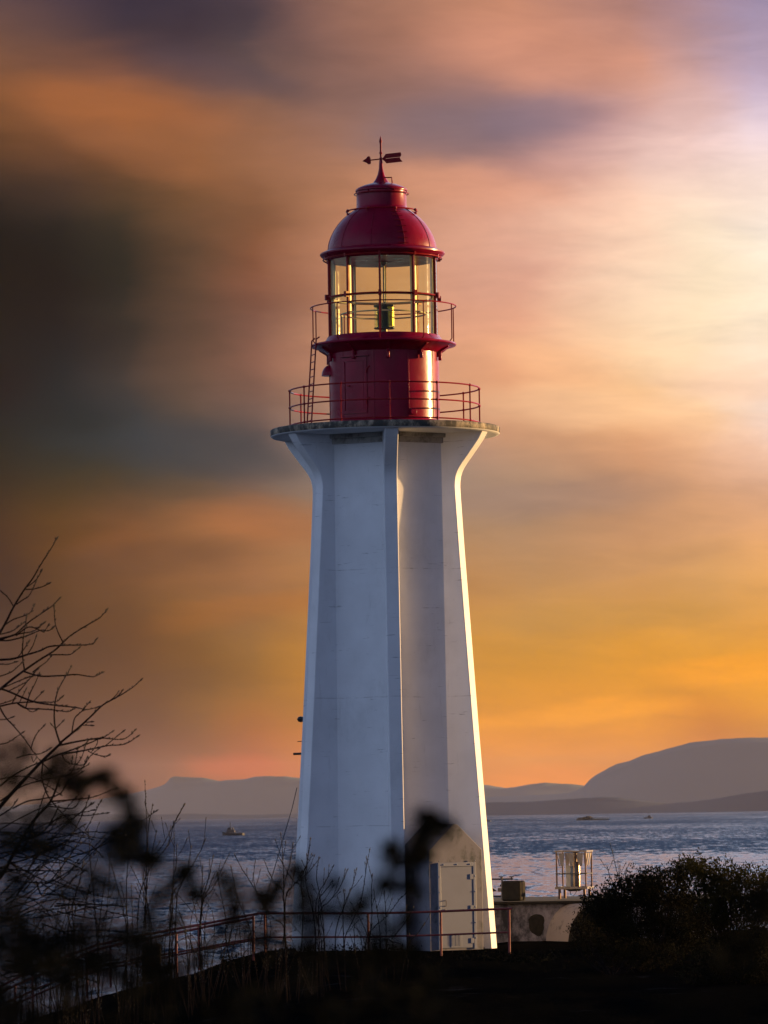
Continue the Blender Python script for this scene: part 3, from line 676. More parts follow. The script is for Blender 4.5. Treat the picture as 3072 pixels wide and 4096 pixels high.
# entrance porch
PA = TH + R(30); pn, pt_ = dirv(PA), tang(PA); DP_ = rr(453); dF = 112.75
def zf(y): return P(1820, y, dF).z
zs, zk = zf(3400), zf(3296); HW = rr(126)
prof = [(-HW, Z0), (HW, Z0), (HW, zs), (rr(14), zk - .02), (0, zk), (-rr(14), zk - .02), (-HW, zs)]
porch = MB().prism(prof, (0, 0, 0), pt_, (0, 0, 1), pn, rr(235), DP_).build('entrance_porch', M['porch'], lh, bevel=.015)
fx0, fx1, fy = rr(-88), rr(91), zf(3450)
dx0, dx1, dy = rr(-75), rr(78), zf(3466)
b_ = MB()
for poly in ([(fx0, .0), (dx0, .0), (dx0, fy), (fx0, fy)], [(dx1, .0), (fx1, .0), (fx1, fy), (dx1, fy)], [(dx0, dy), (dx1, dy), (dx1, fy), (dx0, fy)]):
    b_.prism(poly, (0, 0, 0), pt_, (0, 0, 1), pn, DP_ - .02, DP_ + .045)
b_.build('door_frame', M['doorframe'], porch, bevel=.005)
MB().prism([(dx0 + .008, .03), (dx1 - .008, .03), (dx1 - .008, dy - .008), (dx0 + .008, dy - .008)], (0, 0, 0), pt_, (0, 0, 1), pn, DP_ - .02, DP_ + .034).build('door', M['door'], porch, bevel=.004)
def fp(a, z, d=0): return pt_ * a + Vector((0, 0, z)) + pn * (DP_ + d)
b_ = MB(); hx = dx0 + .10; hz0, hz1 = zf(3623), zf(3602)
b_.tube([fp(hx, hz0, .03), fp(hx, hz0, .10), fp(hx, hz1, .10), fp(hx, hz1, .03)], .012, 6)
b_.blob(fp(hx, hz0 - .1, .05), .03, 6)
b_.build('door_handle', M['galv'], porch)
for y in (3508, 3633, 3764):
    MB().prism([(dx1 - .10, zf(y) - .06), (dx1 - .012, zf(y) - .06), (dx1 - .012, zf(y) + .06), (dx1 - .10, zf(y) + .06)], (0, 0, 0), pt_, (0, 0, 1), pn, DP_ + .03, DP_ + .052).build('hinge_plate', M['doorframe'], porch, bevel=.004)
b_ = MB()
def bolt(p, r_): MB().blob(p, r_, 6).build('frame_bolt', M['doorframe'], porch)
for q in range(3): bolt(fp(fx0 + .15 + q * .37, (fy + dy) / 2, .05), .018)
for q in range(6):
    z = .25 + q * .36
    bolt(fp(fx0 + .035, z, .05), .016); bolt(fp(fx1 - .035, z, .05), .016)
ga, gb, g0, g1 = dx0 + .26, dx0 + .58, zf(3806) + .1, zf(3736)
b_ = MB(); b_.prism([(ga, g0), (gb, g0), (gb, g1), (ga, g1)], (0, 0, 0), pt_, (0, 0, 1), pn, DP_ + .03, DP_ + .044)
for c_ in range(3):
    for q in range(9):
        a = ga + .055 + c_ * .10; z = g0 + .04 + q * (g1 - g0 - .08) / 8
        b_.prism([(a - .035, z), (a + .035, z), (a + .035, z + .012), (a - .035, z + .012)], (0, 0, 0), pt_, (0, 0, 1), pn, DP_ + .04, DP_ + .062)
b_.build('louvre_vent', M['doorframe'], porch)
# fittings on the far left buttress
def lp(px_, py_, d=116.0): return P(px_, py_, d) - Vector((TX, TY, 0))
b_ = MB().blob(lp(1203, 2877), (.09, .09, .075), 10); b_.tube([lp(1203, 2877), lp(1225, 2880)], .03, 6); b_.build('wall_lamp', M['black'], lh)
MB().tube([lp(1173, 3016), lp(1230, 3014)], .028, 8).build('bracket_arm', M['black'], lh)
MB().tube([lp(1190, 2966), lp(1230, 2965)], .01, 5).build('small_bracket', M['black'], lh)
MB().tube([lp(1188, 3150), lp(1168, 3235), lp(1122, 3390), lp(1062, 3600, 117), lp(1040, 3700, 118)], .010, 5).build('stay_wire', M['wire'], lh)

# ------------------------------------------------------------------ bunker, blocks and gear by the tower
WD = 119.5
def wz(y): return P(2150, y, WD).z
x0, x1 = P(1700, 3700, WD).x, P(2900, 3700, WD).x
bk = thing('concrete_building', 'low flat roofed mouldy concrete building behind the lighthouse with an arched buttress', 'building', ((x0 + x1) / 2, WD, -.05))
hw_ = (x1 - x0) / 2; top = wz(3616) + .05
MB().box((0, 3.0, top / 2 - .2), (2 * hw_, 6.0, top + .4)).build('wall', M['wall'], bk, bevel=.02)
MB().box((0, 2.97, top + .035), (2 * hw_ + .16, 6.2, .07)).build('roof_slab', M['mossy'], bk, bevel=.015)
# arch: vault running out of the wall toward the camera and to the right
c0 = P(2287, 3830, WD).x - bk.location.x
ap = []
for q in range(25):
    A = math.pi * q / 24
    ap.append((-math.cos(A) * .69, -.1 + (top + .10) * math.sin(A)))
ext = Vector((.56, -.95, 0))
b_ = MB(); n = len(ap)
for (off) in (Vector((c0, .1, 0)), Vector((c0, .0, 0)) + ext):
    for a, z in ap: b_.v.append((off.x + a, off.y, z))
for k in range(n - 1): b_.f.append((k, k + 1, n + k + 1, n + k))
b_.f.append(tuple(range(n))); b_.f.append(tuple(range(2 * n - 1, n - 1, -1))); b_.f.append((0, n, 2 * n - 1, n - 1))
b_.build('arched_buttress', M['arch'], bk, ang=50)
fo = Vector((c0, 0, 0)) + ext
MB().prism([(a * .985, z * .985) for a, z in ap], fo, (1, 0, 0), (0, 0, 1), (0, -1, 0), -.02, .004).build('arch_opening_shade', M['mossy'], bk)  # flat dark sheet stands in for the shade inside the arch
# round dark stain on the wall
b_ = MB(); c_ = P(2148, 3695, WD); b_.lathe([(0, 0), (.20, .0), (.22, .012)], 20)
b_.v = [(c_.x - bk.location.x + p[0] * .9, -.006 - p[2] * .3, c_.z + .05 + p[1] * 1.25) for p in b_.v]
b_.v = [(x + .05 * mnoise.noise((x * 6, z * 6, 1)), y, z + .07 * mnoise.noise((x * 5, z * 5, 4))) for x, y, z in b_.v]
b_.build('round_stain', M['mossy'], bk)
# concrete block
rt = P(2052, 3598, 120.3)
bl = MB().box((0, 0, .25), (.50, .42, .50)).build('concrete_block', M['mossy'], bevel=.05)
bl.location = (rt.x + .02, 120.3, top + .02); bl.rotation_euler = (0, 0, R(-22)); tag(bl, 'dark square concrete block standing on the low roof beside the tower', 'concrete block')
# pipe railing with valves
pr = thing('pipe_railing', 'short grey pipe railing with valves between the tower foot and the dark block', 'railing', (P(1990, 3598, 121).x, 121, top))
def q_(px_, py_, d=121.0): return P(px_, py_, d) - pr.location
MB().tube([q_(1940, 3517), q_(2052, 3516)], .022, 6).build('rail', M['black'], pr)
MB().tube([q_(1940, 3585), q_(2020, 3585)], .022, 6).build('rail', M['black'], pr)
MB().tube([q_(2008, 3510), q_(2008, 3600)], .026, 8).build('post', M['galv'], pr)
for x_ in (2004, 2046):
    b_ = MB(); b_.tube([q_(x_, 3520), q_(x_, 3507)], .02, 6); b_.tube([q_(x_ - 9, 3507), q_(x_ + 9, 3507)], .012, 5)
    b_.build('valve', M['black'], pr)
MB().tube([q_(2000, 3545), q_(2012, 3530), q_(2022, 3524)], .02, 6).build('elbow_pipe', M['black'], pr)
MB().box(q_(2000, 3559), (.11, .1, .09)).build('junction_box', M['galv'], pr, bevel=.01)
MB().prism([(0, 0), (.14, -.10), (.0, -.12)], q_(1965, 3548), (1, 0, 0), (0, 0, 1), (0, 1, 0), -.03, .03).build('horn', M['black'], pr)
# caged beacon
cx, cw = P(2300, 3598, 121).x, .385
cg = thing('caged_beacon', 'metal cylinder beacon in a square cage with hanging flaps on the low roof', 'beacon', (cx, 121.2, top + .06), R(-14))
k_ = 121.2 / F
def cz(y): return (3598 - y) * k_
for sx_ in (-1, 1):
    for sy_ in (-1, 1):
        MB().box((sx_ * cw * .96, sy_ * cw * .96, (cz(3562) + cz(3412)) / 2), (.035, .035, cz(3412) - cz(3562))).build('corner_post', M['brownmetal'], cg)
        MB().lathe([(.035, -.02), (.035, cz(3562))], 10, c=(sx_ * cw * .82, sy_ * cw * .82)).build('leg', M['brownmetal'], cg)
def frame(z, h, t_, name, m_, s_=cw):
    b_ = MB()
    for s1 in (-1, 1):
        b_.box((0, s1 * s_, z), (2 * s_ + t_, t_, h)); b_.box((s1 * s_, 0, z + .001), (t_, 2 * s_ - t_, h))
    return b_.build(name, m_, cg)
frame(cz(3413), .04, .05, 'top_frame', M['galv']); frame(cz(3502), .025, .02, 'middle_rail', M['black'], cw * 1.0); frame(cz(3558), .06, .05, 'base_frame', M['galv'])
MB().lathe([(.16, cz(3572)), (.36, cz(3560)), (.36, cz(3555)), (0, cz(3555))], 4, a0=R(45), a1=R(405)).build('base_tray', M['black'], cg)
MB().lathe([(.125, cz(3555)), (.125, cz(3462)), (.115, cz(3456)), (.05, cz(3454)), (.05, cz(3420)), (.1, cz(3416)), (.12, cz(3410)), (.05, cz(3407)), (0, cz(3407))], 40, c=(.03, 0)).build('beacon_cylinder', M['steel'], cg, ang=30)
MB().box((-.16, .12, (cz(3555) + cz(3470)) / 2), (.15, .05, cz(3470) - cz(3555))).build('white_panel', M['cream'], cg, bevel=.006)
b_ = MB()
for s1, s2 in ((0, 1), (0, -1), (1, 0), (-1, 0)):
    for off in (-.62, .0, .62):
        n_ = Vector((s1, s2, 0)); tt_ = Vector((-s2, s1, 0)); c_ = n_ * cw + tt_ * (off * cw)
        z0, z1 = cz(3420), cz(3472)
        a_ = [c_ - tt_ * .075 + Vector((0, 0, z0)), c_ + tt_ * .075 + Vector((0, 0, z0)), c_ + tt_ * .035 - n_ * .06 + Vector((0, 0, z1)), c_ - tt_ * .035 - n_ * .06 + Vector((0, 0, z1))]
        i = len(b_.v); b_.v += [tuple(p) for p in a_] + [tuple(p - n_ * .008) for p in a_]
        for f in ((0, 1, 2, 3), (7, 6, 5, 4), (0, 4, 5, 1), (1, 5, 6, 2), (2, 6, 7, 3), (3, 7, 4, 0)): b_.f.append(tuple(i + q for q in f))
b_.build('hanging_flap', M['flap'], cg)
b_ = MB().tube([(-.05, -.3, cz(3566)), (-.03, -.32, cz(3585)), (.04, -.3, cz(3590)), (.1, -.28, cz(3575)), (.14, -.2, cz(3562))], .008, 5); b_.build('cable', M['wire'], cg)
# low concrete plinth and dark post left of the tower
pl = MB().box((0, 0, .12), (.42, .4, .28)).build('concrete_plinth', M['mossy'], bevel=.03); p_ = P(1150, 3830, 112.5); pl.location = (p_.x, 112.5, p_.z - .05)
tag(pl, 'small dark concrete plinth at the left foot of the tower', 'concrete plinth')
bx_ = MB().box((0, 0, .3), (.42, .35, .85)).build('concrete_post', M['mossy'], bevel=.04); p_ = P(607, 3905, 107.5); bx_.location = (p_.x, 107.5, p_.z)
tag(bx_, 'squat dark post below the sloping ramp handrails', 'concrete post')

# ------------------------------------------------------------------ red pipe railings
def railing(label, tops, mids, posts, d, foot):
    o0 = P(tops[0][0], 3830, d)
    r_ = thing('handrail', label, 'railing', (o0.x, d, o0.z), group='red pipe handrails in front of the tower')
    def L(x, y): return P(x, y, d) - o0
    MB().tube([L(*p) for p in tops], .027, 8).build('top_rail', M['rust'], r_)
    MB().tube([L(*p) for p in mids], .022, 8).build('middle_rail', M['rust'], r_)
    for x in posts:
        yt = np.interp(x, *zip(*sorted(tops))); 
        MB().tube([L(x, yt), L(x + 2, yt + foot)], .026, 8).build('post', M['rust'], r_)
railing('long red pipe handrail crossing level before the tower door then sloping down left',
  [(2048,3634),(1900,3640),(1754,3646),(1600,3651),(1468,3653),(1290,3653),(1100,3653),(1059,3653),(1035,3654),(1011,3658),(953,3669),(794,3700),(712,3714),(500,3755),(380,3782),(200,3850),(60,3915),(-80,3990)],
  [(2030,3729),(1757,3740),(1468,3748),(1100,3749),(1059,3751),(953,3764),(794,3794),(645,3820),(500,3846),(362,3874),(174,3944),(0,4020)],
  [2036, 1763, 1472, 1059, 796, 441, 130], 110.0, 182)
railing('shorter red pipe handrail beside the sloping part, with one sunlit end post',
  [(1013,3664),(1006,3673),(900,3692),(794,3714),(650,3743),(500,3771),(380,3800),(230,3868),(60,3942),(-60,4000)],
  [(1013,3760),(794,3802),(645,3832),(500,3860),(362,3890),(174,3966),(0,4044)], [1013, 705, 347, 60], 108.6, 178)

# ------------------------------------------------------------------ boats
def tugboat(name, label, px_, py_, Lpx, flip, heading, hull_m, house_m, group=None, simple_=False):
    p = seapt(px_, py_); L_ = Lpx / F * p.y
    t_ = thing(name, label, 'boat', (p.x, p.y, SEA), heading, group)
    f_ = -1 if flip else 1                         # bow toward -x when flip
    st = [(-.5, .0, .10), (-.42, .12, .11), (-.2, .15, .11), (.1, .155, .12), (.3, .13, .14), (.42, .08, .165), (.5, .008, .20)]
    b_ = MB()
    for x, hwid, zt_ in st:
        for yy, z in ((-hwid, zt_), (-hwid * .85, -.02), (hwid * .85, -.02), (hwid, zt_)): b_.v.append((f_ * x * L_, yy * L_, z * L_))
    for k in range(len(st) - 1):
        for j in range(3): b_.f.append((k * 4 + j, k * 4 + j + 1, k * 4 + 5 + j, k * 4 + 4 + j))
        b_.f.append((k * 4 + 3, k * 4, k * 4 + 4, k * 4 + 7))
    b_.f.append((0, 1, 2, 3)); b_.f.append((24, 27, 26, 25))
    b_.build('hull', hull_m, t_)
    MB().box((f_ * .12 * L_, 0, .19 * L_), (.36 * L_, .18 * L_, .12 * L_)).build('deckhouse', house_m, t_, bevel=.01 * L_)
    wh = MB().box((f_ * .18 * L_, 0, .30 * L_), (.16 * L_, .13 * L_, .11 * L_)).build('wheelhouse', house_m, t_, bevel=.01 * L_)
    MB().box((f_ * .18 * L_, 0, .315 * L_), (.163 * L_, .133 * L_, .035 * L_)).build('window_band', M['black'], wh)
    b_ = MB().tube([(f_ * .14 * L_, 0, .30 * L_), (f_ * .14 * L_, 0, .58 * L_)], [.022 * L_, .010 * L_], 6)
    b_.tube([(f_ * .14 * L_, -.07 * L_, .46 * L_), (f_ * .14 * L_, .07 * L_, .46 * L_)], .006 * L_, 5); b_.tube([(f_ * .08 * L_, 0, .47 * L_), (f_ * .20 * L_, 0, .47 * L_)], .007 * L_, 5)
    b_.box((f_ * .14 * L_, 0, .57 * L_), (.05 * L_, .05 * L_, .03 * L_))
    b_.build('mast', hull_m, t_)
    MB().tube([(f_ * .02 * L_, 0, .2 * L_), (f_ * .02 * L_, 0, .36 * L_)], .03 * L_, 8).build('funnel', hull_m, t_)
    b_ = MB()
    for x in (-.3, -.2, -.1): b_.tube([(f_ * x * L_, 0, .1 * L_), (f_ * x * L_, 0, .2 * L_)], .008 * L_, 5)
    b_.tube([(f_ * -.32 * L_, 0, .19 * L_), (f_ * .3 * L_, 0, .35 * L_)], .005 * L_, 5)
    b_.build('deck_gear', hull_m, t_)
    return t_
M['hullblue'] = simple('dark_hull_paint', (.006, .012, .02), .6, 0, .2, .3); M['house'] = simple('pale_cabin_paint', (.05, .045, .05), .6, 0, .2, .3)
M['hulldark'] = simple('black_hull_paint', (.02, .02, .02), .6, 0, .2, .3); M['houserust'] = simple('rusty_cabin_paint', (.10, .055, .04), .6, 0, .4, .2)
tugboat('tugboat', 'small tugboat on the sea to the left of the tower, heading left', 934, 3342, 90, True, R(-8), M['hullblue'], M['house'])
tugboat('tugboat', 'tiny tugboat ahead of the barge near the right horizon, bow to the right', 2592, 3274, 36, False, R(6), M['hulldark'], M['houserust'])
tugboat('tugboat', 'tiny dark boat half hidden by the right edge of the tower', 1946, 3286, 36, True, R(4), M['hulldark'], M['hulldark'])
p = seapt(2372, 3281); k_ = p.y / F
bg_ = thing('barge', 'long low barge carrying dark heaps and a row of upright stakes', 'barge', (p.x, p.y, SEA))
b_ = MB(); 
b_.prism([(-67*k_, 0), (60*k_, 0), (67*k_, 2*k_), (60*k_, 4.5*k_), (-67*k_, 5*k_)], (0, 0, 0), (1, 0, 0), (0, 0, 1), (0, 1, 0), -7, 7); b_.build('hull', M['hulldark'], bg_)
b_ = MB()
for x, z, r_, h_ in ((-50, 6, 15, 6), (-34, 8, 13, 7), (-17, 8, 15, 11), (-6, 7, 10, 6)): b_.blob((x * k_, 0, z * k_), (r_ * k_, 6.5, h_ * k_), 12)
b_.build('cargo_heap', M['mossy'], bg_)
b_ = MB().box((20 * k_, 0, 10.5 * k_), (82 * k_, 10, 1.1 * k_)); b_.box((20 * k_, 0, 5.8 * k_), (84 * k_, 10, 1.1 * k_)); b_.build('deck_frame', M['brownmetal'], bg_)
b_ = MB()
for q in range(17): b_.box(((-20 + q * 5) * k_, -5.2, 8 * k_), (2.0 * k_, .6, 5 * k_))
b_.build('stake_row', M['cream'], bg_)

# ------------------------------------------------------------------ vegetation
def spline(pts, sub=4):
    pts = [Vector(p) for p in pts]
    if len(pts) < 3: return pts
    o = []
    for i in range(len(pts) - 1):
        a = pts[max(i - 1, 0)]; b1 = pts[i]; c1 = pts[i + 1]; d1 = pts[min(i + 2, len(pts) - 1)]
        for k in range(sub):
            t_ = k / sub
            o.append(.5 * ((2 * b1) + (c1 - a) * t_ + (2 * a - 5 * b1 + 4 * c1 - d1) * t_ ** 2 + (3 * b1 - a - 3 * c1 + d1) * t_ ** 3))
    return o + [pts[-1]]
def stem(mb, bud, pts, r0, r1, buds=True, n=5, step=.09, tip=True, bs=1.0):
    """pts in world coordinates from base to tip"""
    s_ = spline(pts); L_ = len(s_)
    rs = [r0 + (r1 - r0) * k / (L_ - 1) for k in range(L_)]
    mb.tube(s_, rs, n)
    if not buds: return
    tot = sum((s_[k + 1] - s_[k]).length for k in range(L_ - 1)); acc = 0; nxt = tot * .35
    for k in range(L_ - 1):
        seg = (s_[k + 1] - s_[k]).length; d = (s_[k + 1] - s_[k]).normalized() if seg > 1e-6 else Vector((0, 0, 1))
        while acc + seg > nxt:
            c_ = s_[k].lerp(s_[k + 1], (nxt - acc) / seg)
            dens = nxt / tot
            side = Vector((random.uniform(-1, 1), random.uniform(-1, 1), random.uniform(-.3, 1))).normalized()
            q = (d + side * .7).normalized(); l = random.uniform(.022, .045) * bs
            bud.tube([c_, c_ + q * l * .5, c_ + q * l], [rs[k] * 1.0, .009 * bs, .002], 4)
            nxt += step * (1.5 - dens) * random.uniform(.5, 1.4)
        acc += seg
    if tip:
        d = (s_[-1] - s_[-2]).normalized(); bud.tube([s_[-1] - d * .02, s_[-1] + d * .015, s_[-1] + d * .05], [.005, .011 * bs, .002], 4)
def Z6(l): return [(x * .5426, 2000 + y * .5426) for x, y in l]
def Z5(l): return [(x * .7234, 2800 + y * .7234) for x, y in l]
def Z5c(l): return [(600 + x * .422, 3200 + y * .422) for x, y in l]
def Z3(l): return [(1100 + x * .603, 2900 + y * .603) for x, y in l]
def Z4(l): return [(x * .422, 3000 + y * .422) for x, y in l]
def place(l, d, j=.35):
    a = random.uniform(-j, j) ; o = []
    for k, (x, y) in enumerate(l): o.append(P(x, y, d + a * k * .5 + random.uniform(-.05, .05)))
    return o
# the tree on the left
TD = 62.0
tr = thing('bare_tree', 'bare budding tree reaching up into the sky at the left edge', 'tree', (P(-300, 4096, TD).x, TD, 0))
mb, bd, tk = MB(), MB(), MB()
base_ = P(-330, 4400, TD)
limbs = [
 ([(-330,4400),(-260,4000),(-150,3700),(0,3509),(43,3437),(87,3357),(145,3270),(203,3205),(239,3111)], .034, .012),
 ([(-330,4400),(-300,3800),(-160,3420),(0,3227),(72,3147),(159,3053),(246,2970)] , .036, .015),
 ([(-300,3900),(-240,3300),(-120,2900),(0,2757)], .03, .013), ([(-280,3500),(-200,2900),(-90,2650),(0,2532)], .026, .012)]
for l, a, b1 in limbs: stem(tk, bd, place(l, TD), a, b1, False, 8)
B6 = [
 [(0,980),(50,890),(100,790),(180,660),(240,580),(310,460),(370,370),(418,288)],[(100,785),(60,720),(0,665),(-60,620)],[(180,660),(250,655),(310,640),(355,618)],[(200,640),(265,590),(305,525)],[(120,770),(170,735),(210,710),(245,650),(265,600)],
 [(0,1395),(80,1330),(180,1255),(290,1180),(400,1110),(465,1050),(520,1000),(620,935),(700,890),(740,865),(783,815)],[(465,1050),(430,980),(405,900),(400,785)],[(-80,1180),(0,1178),(100,1170),(200,1140),(300,1110),(365,1080),(500,1070),(600,1070),(680,1060),(710,1030)],
 [(360,1140),(450,1140),(520,1138),(578,1095)],[(180,1265),(240,1285),(320,1300),(480,1293),(560,1286),(650,1300),(700,1300),(755,1273)],[(180,1250),(165,1130),(175,1000),(197,860)],[(-60,1040),(0,1030),(60,1010),(120,985),(200,910),(300,840),(380,785),(435,730)],
 [(30,925),(100,880),(210,840),(250,780)],[(-40,1000),(0,990),(80,970),(130,940),(175,905)],[(-40,1028),(0,1020),(150,985),(250,965),(320,910)],[(-40,1035),(0,1035),(80,1033),(200,1000),(300,960),(355,965),(390,940)],[(200,1140),(240,1080),(265,1010)],[(130,1160),(170,1110),(208,1050)],
 [(120,1000),(200,940),(260,945),(320,970),(355,925)],[(240,1270),(290,1230),(340,1195),(375,1155)],[(0,1300),(80,1270),(130,1230),(165,1195)],[(-50,1200),(0,1210),(60,1210),(112,1195)],
 [(246*1.843-7,1788),(530,1720),(600,1660),(680,1585),(760,1510),(850,1460),(920,1420),(980,1380),(1035,1330)],[(445,1800),(410,1690),(400,1600),(405,1500),(430,1400),(490,1290),(523,1235)],[(530,1715),(550,1610),(600,1560),(655,1495)],[(800,1490),(850,1445),(870,1418)],[(860,1455),(885,1430),(903,1405)],
 [(430,1810),(520,1790),(600,1775),(700,1760),(760,1755),(870,1765),(930,1755),(993,1700)],[(300,1935),(420,1880),(520,1845),(640,1800),(720,1765),(780,1740),(825,1710)],[(470,1870),(600,1850),(700,1830),(800,1810),(920,1800),(1012,1745)],[(650,1850),(700,1875),(770,1888),(803,1878)],[(560,1840),(640,1790),(640,1770)],
 [(720,1765),(715,1800),(690,1835)],[(600,1660),(670,1662)],[(625,1640),(670,1635)],[(410,1690),(385,1660)],[(415,1680),(460,1635)],[(780,1810),(840,1760),(905,1708)],[(530,1720),(580,1690),(597,1670)],
 [(0,1390),(60,1410),(240,1485),(380,1510),(560,1530),(640,1545),(725,1525)],[(-60,1530),(0,1520),(90,1500),(200,1490),(380,1490),(420,1485),(455,1455)],[(130,1500),(190,1535),(300,1540),(400,1548),(500,1560),(545,1540)],[(-30,1480),(0,1530),(40,1600),(100,1665),(180,1760),(250,1860),(300,1930)],[(230,1830),(260,1740),(320,1668)],
 [(190,1530),(220,1430),(260,1350),(285,1290)],[(245,1485),(280,1450),(310,1420)],[(140,1500),(165,1450),(190,1400)],[(90,1500),(120,1440),(200,1340),(275,1250)],[(20,1385),(100,1350),(200,1310),(280,1290)],[(60,1410),(120,1380),(180,1350)],[(0,1505),(50,1490),(100,1470)],[(130,1500),(170,1520),(230,1560),(262,1553)],[(0,1800),(50,1790),(100,1760),(165,1715)],[(0,1620),(50,1615),(92,1600)],
 [(0,2110),(100,2030),(200,1975),(300,1930),(380,1895),(460,1870)],[(300,1930),(370,2000),(430,2100)],[(460,1870),(480,1920),(560,1950),(620,1950),(640,1905)],[(510,1990),(570,1985),(620,1970),(652,1945)],[(560,1955),(600,1900),(635,1800)],[(480,2040),(540,1985),(570,1860)],[(530,1950),(535,1905)],[(235,1890),(245,1930),(265,1905)],[(120,1900),(200,1880),(300,1870),(362,1835)]]
for l in B6:
    L6 = Z6(l); ln = sum(math.dist(L6[k], L6[k + 1]) for k in range(len(L6) - 1))
    r0 = .0058 + min(.011, ln * .000024)
    stem(mb, bd, place(L6, TD, .12), r0, .0040, True, 5, .07, True, 1.1)
# lower tangled twigs
B5 = [[(0,560),(60,520),(140,470),(300,430),(430,400),(500,310),(545,270)],[(70,600),(150,560),(240,545),(330,520),(380,450),(450,400)],[(0,730),(80,735),(150,760),(260,790),(360,800),(490,855)],[(0,780),(100,800),(220,850),(380,900),(470,940)],[(120,770),(220,740),(340,640),(470,640),(590,625)],[(200,650),(260,590),(400,600),(440,555)],
 [(280,560),(350,555),(500,540),(640,490)],[(150,770),(250,720),(320,600),(330,590)],[(0,850),(80,840),(200,880),(330,900),(380,870)],[(0,930),(100,940),(300,945),(460,940)],[(80,1000),(200,1010),(300,1000),(340,930)],[(200,1000),(220,1060),(235,1080),(260,1045)],[(0,1080),(80,1000),(160,960),(230,930)],[(60,900),(150,950),(250,1000),(380,1040),(500,1060)],
 [(300,1140),(500,1130),(660,1140)],[(80,1300),(100,1180),(180,1070),(280,1000)],[(400,1500),(410,1300),(400,1150),(440,1000),(460,900)],[(0,1230),(120,1170),(260,1110),(420,1100)],[(0,640),(60,600),(90,560)],[(300,820),(370,780),(440,790),(500,800),(560,860)],[(120,700),(60,760),(0,790)],[(240,330),(230,420),(260,520),(330,610),(420,700),(480,740)],[(0,440),(100,420),(200,440),(330,520)]]
for l in B5: stem(mb, bd, place(Z5(l), TD - 1, .2), .011, .0045, True, 5, .08, True, 1.1)
random.seed(77)
for q in range(75):
    x_, y_ = random.uniform(-60, 260), random.uniform(3330, 3950)
    A_ = random.choice([random.uniform(-.5, .35), random.uniform(.3, 1.2), random.uniform(-.2, .2)]); l_ = random.uniform(140, 420)
    pts_ = [(x_ + l_ * f * math.cos(A_) , y_ - l_ * f * math.sin(A_) + 40 * math.sin(f * 2.4 + q)) for f in (0, .25, .5, .75, 1)]
    stem(mb, bd, place(pts_, TD + random.uniform(-1.5, 1.5), .2), random.uniform(.006, .011), .004, True, 5, .09, True, 1.1)
def world_to(parent, m_):
    o = parent.location; m_.v = [(x - o.x, y - o.y, z - o.z) for x, y, z in m_.v]; return m_
world_to(tr, tk).build('trunk', M['bark'], tr, recalc=False); world_to(tr, mb).build('branches', M['bark'], tr, recalc=False); tag(world_to(tr, bd).build('buds', M['bud'], tr, recalc=False), kind='stuff')

# bare shrubs on the rise before the tower
def shrub(label, stems, d, nrand, box_, seed, r0=.011):
    random.seed(seed); m1, m2 = MB(), MB()
    xm = sum(s_[-1][0] for s_ in stems) / len(stems)
    gp = P(xm, 3900, d)
    t_ = thing('bare_shrub', label, 'shrub', (gp.x, d, gz(gp.x, d)), group='bare budding shrubs before the tower')
    for s_ in stems:
        pts = place(list(reversed(s_)), d, .15)      # base to tip
        b0 = pts[0]; gx = gp.x + (b0.x - gp.x) * .6
        pts = [Vector((gx, d + random.uniform(-.3, .3), gz(gx, d) - .05))] + pts
        stem(m1, m2, pts, r0, .0042, True, 5, .07, True, 1.0)
        for q in range(3):         # side twigs
            k = random.randint(1, len(pts) - 2) if len(pts) > 2 else 0
            a = pts[k].lerp(pts[k + 1], random.random()); up = (pts[k + 1] - pts[k]).normalized()
            dv = (up + Vector((random.uniform(-.9, .9), random.uniform(-.5, .5), random.uniform(0, .3)))).normalized(); l = random.uniform(.12, .4)
            stem(m1, m2, [a, a + dv * l * .5, a + dv * l + Vector((0, 0, l * .15))], .005, .003, True, 4, .07, True, .8)
    for q in range(nrand):
        x0_, y0_, x1_, y1_ = box_
        a = P(random.uniform(x0_, x1_), y1_ + random.uniform(-60, 60), d + random.uniform(-.6, .6))
        b1 = P(random.uniform(x0_, x1_), random.uniform(y0_, y1_), d + random.uniform(-.6, .6)); b1.x = a.x + (b1.x - a.x) * .6
        mid = a.lerp(b1, .5) + Vector((random.uniform(-.25, .25), 0, random.uniform(-.1, .15)))
        a.z = min(a.z, gz(a.x, a.y) + .1)
        stem(m1, m2, [a, mid, b1], .008, .003, True, 4, .08, True, .9)
    world_to(t_, m1).build('stems', M['bark'], t_, recalc=False); tag(world_to(t_, m2).build('buds', M['bud'], t_, recalc=False), kind='stuff')
shrub('tall bare shrub with the highest upright rod, left below the far headland', [Z5([(803,505),(812,700),(810,900),(800,1200),(760,1500)]),Z5([(843,585),(820,720),(815,860),(805,1100)]),Z5([(710,600),(725,720),(700,1000),(705,1300),(700,1500)]),Z5([(1015,582),(960,690),(930,800),(820,950),(760,1200)]),Z5([(865,730),(840,850),(815,1000),(800,1300)])], 84, 16, (430, 3420, 780, 3900), 11)
shrub('bare shrub with leaning rods below the nearer tugboat', [Z5c([(525,375),(480,480),(400,620),(300,780),(215,900),(190,1200)]),Z5c([(225,220),(230,500),(215,900),(190,1300),(180,1500)]),Z5c([(325,50),(220,240),(120,430),(0,560),(-60,700),(0,1200)]),Z5c([(390,450),(360,640),(300,800),(250,1000)]),Z5c([(255,440),(245,640),(215,860)])], 88, 14, (600, 3480, 860, 3880), 12)
